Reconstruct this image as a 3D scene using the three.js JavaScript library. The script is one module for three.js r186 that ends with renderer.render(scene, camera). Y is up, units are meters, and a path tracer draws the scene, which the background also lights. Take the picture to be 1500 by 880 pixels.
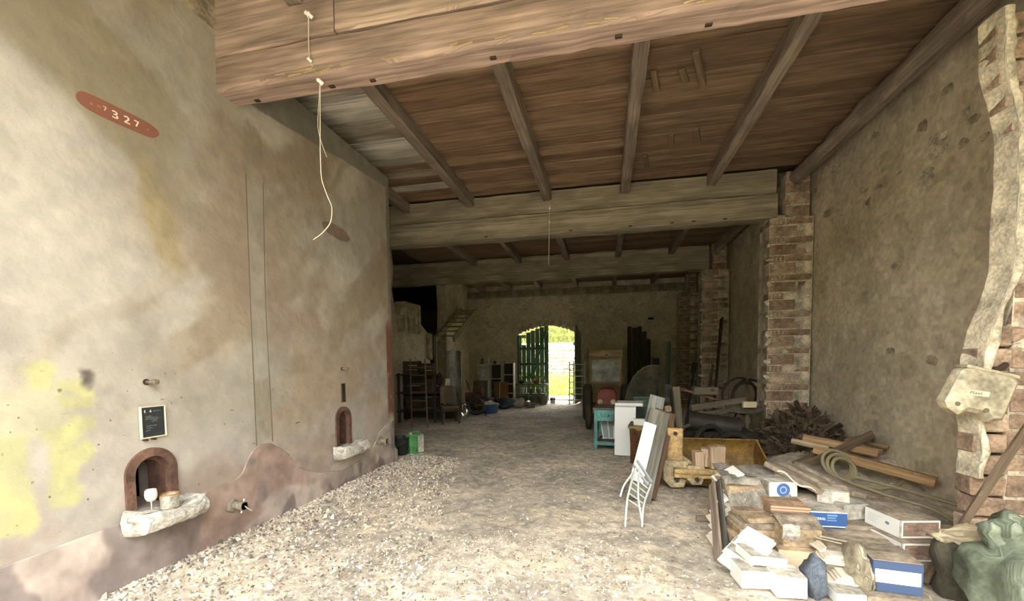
import * as THREE from 'three';
import { mergeGeometries, mergeVertices, toCreasedNormals } from 'three/addons/utils/BufferGeometryUtils.js';
import { ConvexGeometry } from 'three/addons/geometries/ConvexGeometry.js';

// ---------------------------------------------------------------- camera, sky, sun, exposure
const scene = new THREE.Scene();
const FOCAL = 620;                                   // pixels of the 1500 wide picture, whose lens axis lies at (750, 562.5)
const camera = new THREE.PerspectiveCamera(2 * Math.atan(562.5 / FOCAL) * 180 / Math.PI, 1500 / 1125, 0.05, 400);
camera.setViewOffset(1500, 1125, 0, 0, 1500, 880);
camera.position.set(0, 1.6, 0);
camera.rotation.order = 'YXZ';
camera.rotation.set(-0.05028, 0.2146, -0.0096);
const renderer = new THREE.WebGLRenderer({ antialias: true });
renderer.toneMapping = THREE.LinearToneMapping;
renderer.toneMappingExposure = 6.4;
renderer.shadowMap.enabled = true;

const SUN = new THREE.Vector3(0.62, 0.75, 0.09).normalize();
scene.background = new THREE.Color(0.985, 0.988, 0.985);   // bright even overcast, thin enough for a soft sun
scene.backgroundIntensity = 2.2;
const sun = new THREE.DirectionalLight(0xfff9f2, 4);
sun.name = 'sun'; sun.position.copy(SUN).multiplyScalar(60).add(new THREE.Vector3(0, 0, -8)); sun.target.position.set(0, 0, -8);
sun.castShadow = true; sun.shadow.mapSize.set(4096, 4096);
Object.assign(sun.shadow.camera, { left: -40, right: 40, top: 40, bottom: -40, near: 1, far: 140 });
scene.add(sun, sun.target);

// ---------------------------------------------------------------- helpers
let seed = 7;
const rnd = () => { seed = (seed + 0x6D2B79F5) | 0; let t = Math.imul(seed ^ (seed >>> 15), 1 | seed); t = (t + Math.imul(t ^ (t >>> 7), 61 | t)) ^ t; return ((t ^ (t >>> 14)) >>> 0) / 4294967296; };
const rr = (a, b) => a + (b - a) * rnd();
const pick = (a) => a[Math.floor(rnd() * a.length)];
const clamp = (x, a = 0, b = 1) => Math.min(b, Math.max(a, x));
const ss = (a, b, x) => { const t = clamp((x - a) / (b - a)); return t * t * (3 - 2 * t); };
const lerp = (a, b, t) => a + (b - a) * t;
const mix3 = (a, b, t) => [lerp(a[0], b[0], t), lerp(a[1], b[1], t), lerp(a[2], b[2], t)];
const PERM = new Uint16Array(1024); for (let i = 0; i < 1024; i++) PERM[i] = Math.floor(rnd() * 65536);
const hash = (x, y) => PERM[(PERM[x & 1023] + y * 7) & 1023] / 65535;
function vn(x, y, p = 0, q = p) {                     // value noise, of period p by q if given
  let xi = Math.floor(x), yi = Math.floor(y); const fx = x - xi, fy = y - yi, u = fx * fx * (3 - 2 * fx), v = fy * fy * (3 - 2 * fy);
  let x1 = xi + 1, y1 = yi + 1;
  if (p) { xi = ((xi % p) + p) % p; x1 = ((x1 % p) + p) % p; } if (q) { yi = ((yi % q) + q) % q; y1 = ((y1 % q) + q) % q; }
  return lerp(lerp(hash(xi, yi), hash(x1, yi), u), lerp(hash(xi, y1), hash(x1, y1), u), v);
}
function fbm(x, y, o = 4, p = 0, q = p) { let s = 0, a = 0.5, n = 0; for (let i = 0; i < o; i++) { s += a * vn(x, y, p, q); n += a; x *= 2; y *= 2; p *= 2; q *= 2; a *= 0.5; } return s / n; }
function tex(w, h, fn, srgb = true, rep) {            // fn(u, v) -> [r, g, b] in 0..255, or a number in 0..1
  const d = new Uint8Array(w * h * 4);
  for (let y = 0; y < h; y++) for (let x = 0; x < w; x++) {
    const c = fn(x / w, y / h), o = (y * w + x) * 4;
    if (typeof c === 'number') d[o] = d[o + 1] = d[o + 2] = clamp(c) * 255; else { d[o] = clamp(c[0], 0, 255); d[o + 1] = clamp(c[1], 0, 255); d[o + 2] = clamp(c[2], 0, 255); }
    d[o + 3] = 255;
  }
  const t = new THREE.DataTexture(d, w, h); t.magFilter = t.minFilter = THREE.LinearFilter; t.wrapS = t.wrapT = THREE.RepeatWrapping;
  if (srgb) t.colorSpace = THREE.SRGBColorSpace; if (rep) t.repeat.set(...rep); t.needsUpdate = true; return t;
}
const rep = (t, a, b = a) => { const c = t.clone(); c.repeat.set(a, b); c.needsUpdate = true; return c; };
function print(w, h, draw) { const c = document.createElement('canvas'); c.width = w; c.height = h; draw(c.getContext('2d'), w, h); const t = new THREE.CanvasTexture(c); t.colorSpace = THREE.SRGBColorSpace; return t; }

// geometry: chamfered box, its faces flat, uv in metres with u along its longest side
const V = (x, y, z) => new THREE.Vector3(x, y, z);
function boxUV(g, long = -1, off = true) {
  const p = g.attributes.position, n = g.attributes.normal, uv = new Float32Array(p.count * 2);
  if (long < 0) { g.computeBoundingBox(); const s = g.boundingBox.getSize(V()); long = s.x >= s.y && s.x >= s.z ? 0 : s.y >= s.z ? 1 : 2; }
  const ou = off ? rr(0, 9) : 0, ov = off ? rr(0, 9) : 0;
  for (let i = 0; i < p.count; i++) {
    const a = [Math.abs(n.getX(i)), Math.abs(n.getY(i)), Math.abs(n.getZ(i))], k = a[0] > a[1] && a[0] > a[2] ? 0 : a[1] > a[2] ? 1 : 2;
    const q = [p.getX(i), p.getY(i), p.getZ(i)], rest = [0, 1, 2].filter((m) => m !== k), u = rest.includes(long) ? long : rest[0], v = rest.find((m) => m !== u);
    uv[2 * i] = q[u] + ou; uv[2 * i + 1] = q[v] + ov + k * 0.37;
  }
  return g.setAttribute('uv', new THREE.BufferAttribute(uv, 2));
}
function cb(w, h, d, c = 0.004, j = 0, long = -1) {
  c = Math.min(c, w * 0.3, h * 0.3, d * 0.3);
  const H = [w / 2, h / 2, d / 2], S = [-1, 1], J = {}, out = [];
  for (const x of S) for (const y of S) for (const z of S) J[x + ',' + y + ',' + z] = [rr(-j, j), rr(-j, j), rr(-j, j)];
  const P = (s, a) => { const k = J[s.join(',')]; return [0, 1, 2].map((i) => s[i] * (H[i] - (i === a ? 0 : c)) + k[i]); };
  const tri = (a, b, e) => { const n = V(...b).sub(V(...a)).cross(V(...e).sub(V(...a))), m = (a[0] + b[0] + e[0]) * n.x + (a[1] + b[1] + e[1]) * n.y + (a[2] + b[2] + e[2]) * n.z; if (m < 0) out.push(...a, ...e, ...b); else out.push(...a, ...b, ...e); };
  const quad = (a, b, e, f) => { tri(a, b, e); tri(a, e, f); };
  const at = (m) => { const s = [0, 0, 0]; for (const [i, v] of m) s[i] = v; return s; };
  for (let a = 0; a < 3; a++) {
    const b = (a + 1) % 3, e = (a + 2) % 3;
    for (const s of S) {
      quad(P(at([[a, s], [b, -1], [e, -1]]), a), P(at([[a, s], [b, 1], [e, -1]]), a), P(at([[a, s], [b, 1], [e, 1]]), a), P(at([[a, s], [b, -1], [e, 1]]), a));
      for (const t of S) { const m = at([[a, s], [b, t], [e, -1]]), o = at([[a, s], [b, t], [e, 1]]); quad(P(m, a), P(o, a), P(o, b), P(m, b)); }
    }
  }
  for (const x of S) for (const y of S) for (const z of S) tri(P([x, y, z], 0), P([x, y, z], 1), P([x, y, z], 2));
  const g = new THREE.BufferGeometry(); g.setAttribute('position', new THREE.BufferAttribute(new Float32Array(out), 3)); g.computeVertexNormals();
  return boxUV(g, long);
}
const tr = (g, x = 0, y = 0, z = 0, rx = 0, ry = 0, rz = 0) => g.applyMatrix4(new THREE.Matrix4().compose(V(x, y, z), new THREE.Quaternion().setFromEuler(new THREE.Euler(rx, ry, rz, 'YXZ')), V(1, 1, 1)));
const bx = (w, h, d, x, y, z, o = {}) => tr(cb(w, h, d, o.c ?? 0.004, o.j ?? 0), x, y, z, o.rx, o.ry, o.rz);
// a squared or round bar from a to b
function aim(g, a, b, roll = 0) {                     // g runs along x, centred
  const d = b.clone().sub(a), x = d.clone().normalize(), up = Math.abs(x.y) > 0.95 ? V(0, 0, 1) : V(0, 1, 0), z = x.clone().cross(up).normalize(), y = z.clone().cross(x);
  const m = new THREE.Matrix4().makeBasis(x, y, z); if (roll) m.multiply(new THREE.Matrix4().makeRotationX(roll));
  m.setPosition(a.clone().add(b).multiplyScalar(0.5)); return g.applyMatrix4(m);
}
const bar = (a, b, h, w, c = 0.004, j = 0, roll = 0) => aim(cb(V(...a).distanceTo(V(...b)), h, w, c, j, 0), V(...a), V(...b), roll);
// a timber with uneven sides: cross-section of eight points, many stations
function timber(a, b, h, w, o = {}) {
  a = V(...a); b = V(...b); const L = a.distanceTo(b), n = Math.max(2, Math.ceil(L / (o.step ?? 0.12))), c = o.c ?? 0.015, k = o.k ?? 0.01, ring = o.round ? 10 : 8, pos = [], idx = [], s0 = rr(0, 100);
  const sec = o.round ? [...Array(10)].map((_, i) => [Math.cos(i * Math.PI / 5) * w / 2, Math.sin(i * Math.PI / 5) * h / 2]) : [[w / 2, -h / 2 + c], [w / 2, h / 2 - c], [w / 2 - c, h / 2], [-w / 2 + c, h / 2], [-w / 2, h / 2 - c], [-w / 2, -h / 2 + c], [-w / 2 + c, -h / 2], [w / 2 - c, -h / 2]];
  for (let i = 0; i <= n; i++) sec.forEach(([z, y], m) => { const q = (vn(i * 0.37 + s0, m * 3.1 + s0) - 0.5) * 2 * k + (vn(i * 1.7 + s0, m * 5.3 + 40) - 0.5) * k; const f = 1 + q / Math.max(0.02, Math.hypot(z, y)); pos.push((i / n - 0.5) * L, y * f + (o.sag ?? 0) * Math.sin(i / n * Math.PI), z * f + (o.wob ?? 0) * (vn(i * 0.13 + s0, 9) - 0.5)); });
  for (let i = 0; i < n; i++) for (let m = 0; m < ring; m++) { const p = i * ring + m, q = i * ring + (m + 1) % ring; idx.push(p, q, q + ring, p, q + ring, p + ring); }
  for (const e of [0, n]) { const q = pos.length / 3; pos.push((e / n - 0.5) * L, 0, 0); for (let m = 0; m < ring; m++) { const p = e * ring + m, r = e * ring + (m + 1) % ring; e ? idx.push(q, p, r) : idx.push(q, r, p); } }
  const g = new THREE.BufferGeometry(); g.setAttribute('position', new THREE.Float32BufferAttribute(pos, 3)); g.setIndex(idx);
  let f = toCreasedNormals(g, 0.6); return aim(boxUV(f, 0), a, b, o.roll ?? 0);
}
const tube = (pts, r, n = 24, m = 6, closed = false) => new THREE.TubeGeometry(new THREE.CatmullRomCurve3(pts.map((p) => V(...p)), closed, 'catmullrom', 0.4), n, r, m, closed).toNonIndexed();
const lathe = (pts, n = 24) => new THREE.LatheGeometry(pts.map((p) => new THREE.Vector2(...p)), n).toNonIndexed();
const cyl = (r, h, x, y, z, o = {}) => tr(new THREE.CylinderGeometry(o.top ?? r, r, h, o.n ?? 16, 1).toNonIndexed(), x, y, z, o.rx, o.ry, o.rz);
function shape(pts) { const s = new THREE.Shape(); pts.forEach((p, i) => (i ? s.lineTo(...p) : s.moveTo(...p))); return s; }
function ext(s, d, bevel = 0) { const g = new THREE.ExtrudeGeometry(s, { depth: d - 2 * bevel, bevelEnabled: bevel > 0, bevelThickness: bevel, bevelSize: bevel, bevelOffset: -bevel, bevelSegments: 1, curveSegments: 14, steps: 1 }); if (bevel) g.translate(0, 0, bevel); return boxUV(g.index ? g.toNonIndexed() : g); }
// a lump: an icosphere pushed by noise
function lump(rx, ry, rz, k = 0.25, det = 2, f = 1.4) {
  const g = mergeVertices(new THREE.IcosahedronGeometry(1, det).deleteAttribute('uv').deleteAttribute('normal')), p = g.attributes.position, s = rr(0, 60);
  for (let i = 0; i < p.count; i++) { const q = V().fromBufferAttribute(p, i), m = 1 + k * 1.6 * (fbm(q.x * f + s, q.y * f + s, 3) + fbm(q.y * f + s + 9, q.z * f + s, 3) + fbm(q.z * f + s + 4, q.x * f + 31, 3) - 1.5); p.setXYZ(i, q.x * rx * m, q.y * ry * m, q.z * rz * m); }
  g.computeVertexNormals(); return boxUV(g.toNonIndexed());
}
function stone(rx, ry, rz) { const pts = []; for (let i = 0; i < 16; i++) { const a = rr(0, 6.283), z = rr(-1, 1), r = Math.sqrt(1 - z * z), q = Math.max(Math.abs(r * Math.cos(a)), Math.abs(r * Math.sin(a)), Math.abs(z)), m = lerp(1, 1 / q, 0.6) * rr(0.85, 1); pts.push(V(r * Math.cos(a) * rx * m, r * Math.sin(a) * ry * m, z * rz * m)); } return boxUV(new ConvexGeometry(pts)); }
// a sheet: grid (nu x nv) from fn(u, v) -> [x, y, z], with thickness
function sheet(fn, nu, nv, th = 0, uvs = 1) {
  const pos = [], uv = [], idx = [], W = nu + 1;
  const P = []; for (let j = 0; j <= nv; j++) for (let i = 0; i <= nu; i++) P.push(fn(i / nu, j / nv));
  const N = P.map((_, q) => { const i = q % W, j = (q - i) / W, a = V(...P[j * W + Math.min(nu, i + 1)]).sub(V(...P[j * W + Math.max(0, i - 1)])), b = V(...P[Math.min(nv, j + 1) * W + i]).sub(V(...P[Math.max(0, j - 1) * W + i])); return a.cross(b).normalize(); });
  P.forEach((p, q) => { pos.push(...p); uv.push((q % W) / nu * uvs, Math.floor(q / W) / nv * uvs); });
  const face = (o, flip) => { for (let j = 0; j < nv; j++) for (let i = 0; i < nu; i++) { const a = o + j * W + i, b = a + 1, c = a + W, d = c + 1; flip ? idx.push(a, d, b, a, c, d) : idx.push(a, b, d, a, d, c); } };
  face(0, false);
  if (th) { const o = P.length; P.forEach((p, q) => { pos.push(p[0] - N[q].x * th, p[1] - N[q].y * th, p[2] - N[q].z * th); uv.push((q % W) / nu * uvs, Math.floor(q / W) / nv * uvs); }); face(o, true);
    const rim = []; for (let i = 0; i < nu; i++) rim.push(i); for (let j = 0; j < nv; j++) rim.push(j * W + nu); for (let i = nu; i > 0; i--) rim.push(nv * W + i); for (let j = nv; j > 0; j--) rim.push(j * W);
    rim.forEach((a, k) => { const b = rim[(k + 1) % rim.length]; idx.push(a, a + o, b, b, a + o, b + o); }); }
  const g = new THREE.BufferGeometry(); g.setAttribute('position', new THREE.Float32BufferAttribute(pos, 3)); g.setAttribute('uv', new THREE.Float32BufferAttribute(uv, 2)); g.setIndex(idx);
  const r = th ? toCreasedNormals(g, 0.7) : (g.computeVertexNormals(), g.toNonIndexed()); return uvs ? r : boxUV(r);
}
const norm = (g) => { g = g.index ? g.toNonIndexed() : g; for (const k of Object.keys(g.attributes)) if (!['position', 'normal', 'uv'].includes(k)) g.deleteAttribute(k); if (!g.attributes.uv) boxUV(g); g.morphAttributes = {}; return g; };

// objects
const used = {};
const numbered = (n) => { const k = used[n] = (used[n] ?? -1) + 1; return k ? n + '_' + String(k).padStart(3, '0') : n; };
function obj(name, geos, mat, parent = scene) {
  const list = (Array.isArray(geos) ? geos : [geos]).map(norm), g = list.length > 1 ? mergeGeometries(list) : list[0];
  const m = new THREE.Mesh(g, mat); m.name = numbered(name); m.castShadow = m.receiveShadow = true; parent.add(m); return m;
}
const tag = (o, label, category, group, kind) => { Object.assign(o.userData, label ? { label } : {}, category ? { category } : {}, group ? { group } : {}, kind ? { kind } : {}); return o; };
const struct = (name, geos, mat, parent) => { const o = obj(name, geos, mat, parent); if (!parent) o.userData.kind = 'structure'; return o; };
function thing(name, label, category, [x, y, z] = [0, 0, 0], turn = 0, group) {
  const o = new THREE.Group(); o.name = numbered(name); o.position.set(x, y, z); o.rotation.y = turn; scene.add(o); return tag(o, label, category, group);
}
function copies(root, label, [x, y, z], turn = 0) { const r = root.clone(); r.name = numbered(root.name.replace(/_\d+$/, '')); r.userData = { ...root.userData, label }; r.position.set(x, y, z); r.rotation.set(0, turn, 0); scene.add(r); return r; }
function child(name, mesh, parent) { const m = new THREE.Mesh(mesh.geometry, mesh.material); m.name = numbered(name); m.castShadow = m.receiveShadow = true; parent.add(m); return m; }
function piece(name, geo, mat, parent, p, q) { const m = new THREE.Mesh(geo, mat); m.name = numbered(name); m.castShadow = m.receiveShadow = true; m.position.set(...p); if (q) m.rotation.set(...q); parent.add(m); return m; }
function scatter(name, geo, mat, n, place, tint) {    // an InstancedMesh of what nobody could count
  const m = new THREE.InstancedMesh(geo, mat, n), M = new THREE.Matrix4(), c = new THREE.Color(); m.name = numbered(name); m.castShadow = m.receiveShadow = true;
  for (let i = 0; i < n; i++) { const { p, e, s } = place(i); M.compose(V(...p), new THREE.Quaternion().setFromEuler(new THREE.Euler(...e)), V(...s)); m.setMatrixAt(i, M); if (tint) m.setColorAt(i, c.set(tint(i))); }
  scene.add(m); m.userData.kind = 'stuff'; return m;
}

// ---------------------------------------------------------------- textures and materials
const tGrain = tex(512, 512, (u, v) => { const w = fbm(u * 3, v * 5, 3, 3, 5) * 2.2, a = fbm(u * 3, (v + w * 0.02) * 60, 4, 3, 60), b = fbm(u * 12 , v * 160, 2, 12, 160), k = fbm(u * 4, v * 8, 3, 4, 8); const s = 0.8 + 0.34 * (a - 0.5) + 0.14 * (b - 0.5) + 0.34 * (k - 0.5); return [255 * s, 250 * s, 243 * s]; });
const tGrainB = tex(512, 512, (u, v) => 0.5 + 0.7 * (fbm(u * 3, v * 60, 4, 3, 60) - 0.5) + 0.4 * (fbm(u * 16, v * 130, 2, 16, 130) - 0.5), false);
const tRough = tex(512, 512, (u, v) => 0.5 + (fbm(u * 8, v * 8, 6, 8) - 0.5) * 1.2, false);
const tBlot = tex(512, 512, (u, v) => { const a = fbm(u * 5, v * 5, 5, 5), b = fbm(u * 40, v * 40, 3, 40); const s = 0.78 + 0.7 * (a - 0.5) + 0.25 * (b - 0.5); return [255 * s, 252 * s, 246 * s]; });
const mats = {};
function M(name, color, o = {}) {
  if (mats[name]) return mats[name];
  const { kind, ...rest } = o, base = { color, roughness: 0.85, ...rest };
  if (kind === 'wood') Object.assign(base, { map: rep(tGrain, 0.6, 1.0), bumpMap: rep(tGrainB, 0.6, 1.0), bumpScale: 0.0012 });
  if (kind === 'blot') Object.assign(base, { map: rep(tBlot, 1.1), bumpMap: rep(tRough, 2), bumpScale: 0.004 });
  if (kind === 'stone') Object.assign(base, { map: rep(tBlot, 1.7), bumpMap: rep(tRough, 3), bumpScale: 0.005 });
  return mats[name] = Object.assign(base.transmission || base.clearcoat ? new THREE.MeshPhysicalMaterial(base) : new THREE.MeshStandardMaterial(base), { name });
}
const HC = (h) => { const c = new THREE.Color(h); return c; };

// ---------------------------------------------------------------- the floor: trodden earth, ruts, gravel along the vat
const XL = -3.3, XR = 3.35, ZF = 0.5, ZB = -17.2;
const heap = (x, z) => { const e = ss(1.5, 3.2, x) * ss(-4.9, -6.2, z) * ss(-10.5, -8, z), f = ss(2.2, 3.3, x) * ss(-3.4, -4.6, z) * (1 - ss(-4.9, -6.2, z)); return e * 0.42 * (0.7 + 0.7 * fbm(x * 1.7, z * 1.7, 4)) + f * 0.12; };
const ground = (x, z) => {
  const rut = (c) => -0.02 * Math.exp(-(((x - c + 0.15 * Math.sin(z * 0.7)) / 0.05) ** 2));
  return 0.05 * (fbm(x * 0.8 + 9, z * 0.8, 4) - 0.5) + 0.022 * (fbm(x * 6, z * 6 + 3, 3) - 0.5) + 0.05 * ss(-2.6, -3.3, x) * ss(-7, -5.5, z) + rut(-1.55) + rut(-1.2) + rut(-0.75) + heap(x, z) - 0.01;
};
const tDirt = tex(1024, 1024, (u, v) => {
  const a = fbm(u * 6, v * 6, 5, 6), b = fbm(u * 48, v * 48, 4, 48), c = vn(u * 190, v * 190, 190), w = fbm(u * 9 + 4, v * 9 + 2, 4, 9);
  let q = mix3([200, 188, 170], [172, 163, 148], ss(0.38, 0.62, a)); q = mix3(q, [208, 193, 168], ss(0.56, 0.7, w) * 0.7);
  const s = 1 + 0.55 * (b - 0.5) + (c > 0.86 ? 0.22 : c < 0.09 ? -0.3 : 0); return [q[0] * s, q[1] * s, q[2] * s];
});
const tDirtB = tex(1024, 1024, (u, v) => 0.5 + 0.9 * (fbm(u * 60, v * 60, 4, 60) - 0.5) + 0.6 * (fbm(u * 10, v * 10, 3, 10) - 0.5), false);
M('earth', 0xffffff, { map: rep(tDirt, 0.3), bumpMap: rep(tDirtB, 0.3), bumpScale: 0.012, roughness: 0.97 });
{
  const x0 = -5.7, x1 = 3.45, nx = 160, nz = 330, pos = [], uv = [], idx = [];
  for (let j = 0; j <= nz; j++) for (let i = 0; i <= nx; i++) { const x = lerp(x0, x1, i / nx), z = lerp(ZF, ZB - 0.5, j / nz); pos.push(x, ground(x, z), z); uv.push(x, z); }
  for (let j = 0; j < nz; j++) for (let i = 0; i < nx; i++) { const a = j * (nx + 1) + i; idx.push(a, a + 1, a + nx + 2, a, a + nx + 2, a + nx + 1); }
  const g = new THREE.BufferGeometry(); g.setAttribute('position', new THREE.Float32BufferAttribute(pos, 3)); g.setAttribute('uv', new THREE.Float32BufferAttribute(uv, 2)); g.setIndex(idx); g.computeVertexNormals();
  struct('floor', g, mats.earth);
}
// gravel, chips and straw on it
{
  const pebble = stone(1, 0.7, 0.85), chip = cb(1, 0.16, 0.6, 0.05, 0.1);
  const grey = ['#c4baac', '#d6ccbc', '#a99f93', '#e6ddcf', '#857c72', '#c8baa4', '#6f675e'], tan = ['#d8cbb2', '#c9b592', '#e4dac8', '#a99575', '#8a7a66', '#efe7d8'];
  const g = scatter('gravel', pebble, M('pebble', 0xffffff, { roughness: 0.9 }), 9000, () => { const z = -1.2 - 5.6 * rnd(), x = -3.28 + Math.pow(rnd(), 2.6) * lerp(2.4, 0.9, (-z - 1.2) / 5.6), s = rr(0.006, 0.016) * (rnd() < 0.08 ? 1.7 : 1); return { p: [x, ground(x, z) + s * 0.2, z], e: [rr(0, 6), rr(0, 6), rr(0, 6)], s: [s * rr(1, 1.8), s * rr(0.4, 1), s] }; }, () => pick(grey));
  tag(g, 'loose pale gravel banked along the foot of the grey vat wall', 'gravel', null, 'stuff');
  const g2 = scatter('plaster_crumbs', pebble, mats.pebble, 1800, () => { const a = rr(0, 6.283), q = Math.sqrt(rnd()), x = -0.75 + 1.4 * q * Math.cos(a), z = -2.9 + 0.9 * q * Math.sin(a), s = rr(0.005, 0.013); return { p: [x, ground(x, z) + s * 0.2, z], e: [rr(0, 6), rr(0, 6), rr(0, 6)], s: [s * rr(1, 1.8), s * rr(0.3, 0.8), s] }; }, () => pick(grey));
  tag(g2, 'patch of pale crumbled stone on the floor nearest the camera', 'gravel', null, 'stuff');
  const h = scatter('ground_litter', chip, M('chip', 0xffffff, { roughness: 0.95 }), 11000, () => { const z = -1.6 - 13 * Math.pow(rnd(), 1.8), x = -3 + 5.2 * rnd(), s = rr(0.012, 0.035) * (rnd() < 0.06 ? 1.6 : 1); return { p: [x, ground(x, z) + 0.006, z], e: [rr(-0.35, 0.35), rr(0, 6.3), rr(-0.35, 0.35)], s: [s, s * rr(0.3, 0.7), s * rr(0.25, 0.8)] }; }, () => pick(tan));
  tag(h, 'pale wood chips, dry leaves and plaster crumbs strewn over the earth floor', 'litter', null, 'stuff');
}

// ---------------------------------------------------------------- the concrete wine vat on the left: its face is the room's left wall
const Z0 = -6.2, Z1 = 0.7, HT = 4.5;
const tVat = tex(2048, 1280, (u, v) => {
  const z = lerp(Z0, Z1, u), y = v * HT, n = (f, o = 4, s = 0) => fbm(z * f + s, y * f + s * 1.7, o);
  const wz = z + 0.5 * (n(1.1, 3, 5) - 0.5), wy = y + 0.5 * (n(1.3, 3, 11) - 0.5), f = n(9, 4, 3) - 0.5, ff = hash(u * 2048 | 0, v * 1280 | 0) - 0.5;
  let c = mix3([200, 193, 179], [178, 171, 158], ss(0.4, 0.62, n(1.0, 4, 21)));
  // wine-brown and ochre seepage in slanting tongues
  const d = (wy * 0.85 + wz * 0.75), m = fbm(d * 1.6 + 4, (wz - wy) * 0.35 + 8, 4); c = mix3(c, [166, 151, 128], ss(0.46, 0.62, m) * ss(1.0, 1.7, wy) * 0.8);
  const m2 = fbm(d * 0.9 + 30, (wz - wy) * 0.5 + 2, 4); c = mix3(c, [164, 147, 128], ss(0.48, 0.64, m2) * ss(1.5, 2.2, wy) * ss(-1.9, -3.2, wz) * 0.9);
  c = mix3(c, [172, 156, 118], ss(0.16, 0.05, Math.abs(wz + 2.62)) * ss(2.3, 2.6, wy) * ss(3.25, 3.1, wy) * 0.8);
  c = mix3(c, [150, 138, 112], ss(0.5, 0.3, Math.abs(wy - 3.6 - (wz + 2.2) * 0.5)) * ss(-1.1, -1.6, wz) * ss(-3.1, -2.6, wz) * 0.8);
  c = mix3(c, [178, 156, 130], ss(0.5, 0.62, n(1.6, 4, 51)) * ss(2.1, 1.5, wy) * ss(-2.6, -3.4, wz) * 0.6);
  c = mix3(c, [190, 183, 177], ss(1.15, 0.8, wy) * 0.5);
  c = mix3(c, [168, 150, 138], ss(0.42, 0.6, n(2.2, 4, 71)) * ss(0.9, 0.55, wy) * 0.8);
  // grey mortar along the top edge and in the chase
  const top = Math.max(ss(4.12, 4.15, wy * 0.15 + y * 0.85 + (z + 4) * 0.09) * ss(-3.3, -3.7, z), ss(0.1, 0.08, Math.abs(z + 6.2) + 0.03 * f) * ss(2.2, 2.6, y)); c = mix3(c, [128, 124, 112], top * 0.85);
  const st = ss(0.115, 0.105, Math.abs(z + 3.56)) * ss(0.84, 0.9, y); c = mix3(c, [176, 172, 158], st * ss(3.7, 3.0, y + f) * 0.55); c = mix3(c, [150, 138, 118], st * ss(0.5, 0.6, n(3, 4, 90)) * 0.5);
  // red-brown paint: stripe at the corner, faded second number field
  c = mix3(c, [132, 88, 70], ss(0.17 + 0.05 * f, 0.13, Math.abs(z + 6.17) + 0.06 * Math.abs(f)) * ss(0.6, 0.75, wy) * ss(2.25, 2.05, wy) * (0.55 + 0.45 * ss(0.4, 0.55, n(7, 3, 2))));
  const e2 = ((z + 4.85) / 0.3) ** 2 + ((y - 3.27 + (z + 4.85) * -0.02) / 0.085) ** 2; c = mix3(c, [134, 108, 92], ss(1.05, 0.85, e2 + f * 0.4) * 0.75);
  // the yellow brushed patch
  const b = (za, zb, ya, yb) => { const k = 0.045, q = f * 0.09; return ss(za - k, za + k * 0.3, z + q) * ss(zb + k, zb - k * 0.3, z + q) * ss(ya - k, ya + k * 0.3, y + q) * ss(yb + k, yb - k * 0.3, y - q); };
  const yel = Math.max(b(-1.8, -1.2, 0.66, 1.2), b(-2.02, -1.9, 0.74, 1.22), b(-2.1, -1.94, 1.0, 1.1), b(-2.13, -1.99, 1.33, 1.41), b(-2.08, -1.96, 1.43, 1.49), b(-2.13, -2.01, 1.19, 1.28), b(-1.92, -1.82, 1.5, 1.6)), pale = Math.max(b(-2.04, -1.2, 0.8, 1.45));
  c = mix3(c, [200, 197, 156], pale * 0.5 * ss(0.35, 0.5, n(3, 4, 13))); c = mix3(c, [196, 195, 138], yel * (0.75 + 0.5 * f));
  c = mix3(c, [104, 96, 88], Math.max(b(-2.115, -2.085, 1.5, 1.56), 0.8 * b(-1.62, -1.58, 1.5, 1.53)));
  // knocks and specks
  const sp = vn(z * 26 + 5, y * 26 + 1); c = mix3(c, [96, 86, 74], ss(0.955, 0.985, sp) * ss(2.0, 1.2, y) * 0.8);
  const s = 0.95 + 0.16 * f + 0.05 * ff; return [c[0] * s, c[1] * s, c[2] * s];
});
tVat.wrapS = tVat.wrapT = THREE.ClampToEdgeWrapping;
M('vat_render', 0xffffff, { map: tVat, bumpMap: (() => { const t = rep(tRough, 9, 5.4); return t; })(), bumpScale: 0.006, roughness: 0.86 });
const vatUV = (g) => { const p = g.attributes.position, uv = new Float32Array(p.count * 2); for (let i = 0; i < p.count; i++) { uv[2 * i] = (p.getZ(i) - Z0) / (Z1 - Z0); uv[2 * i + 1] = p.getY(i) / HT; } return g.setAttribute('uv', new THREE.BufferAttribute(uv, 2)); };
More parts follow.
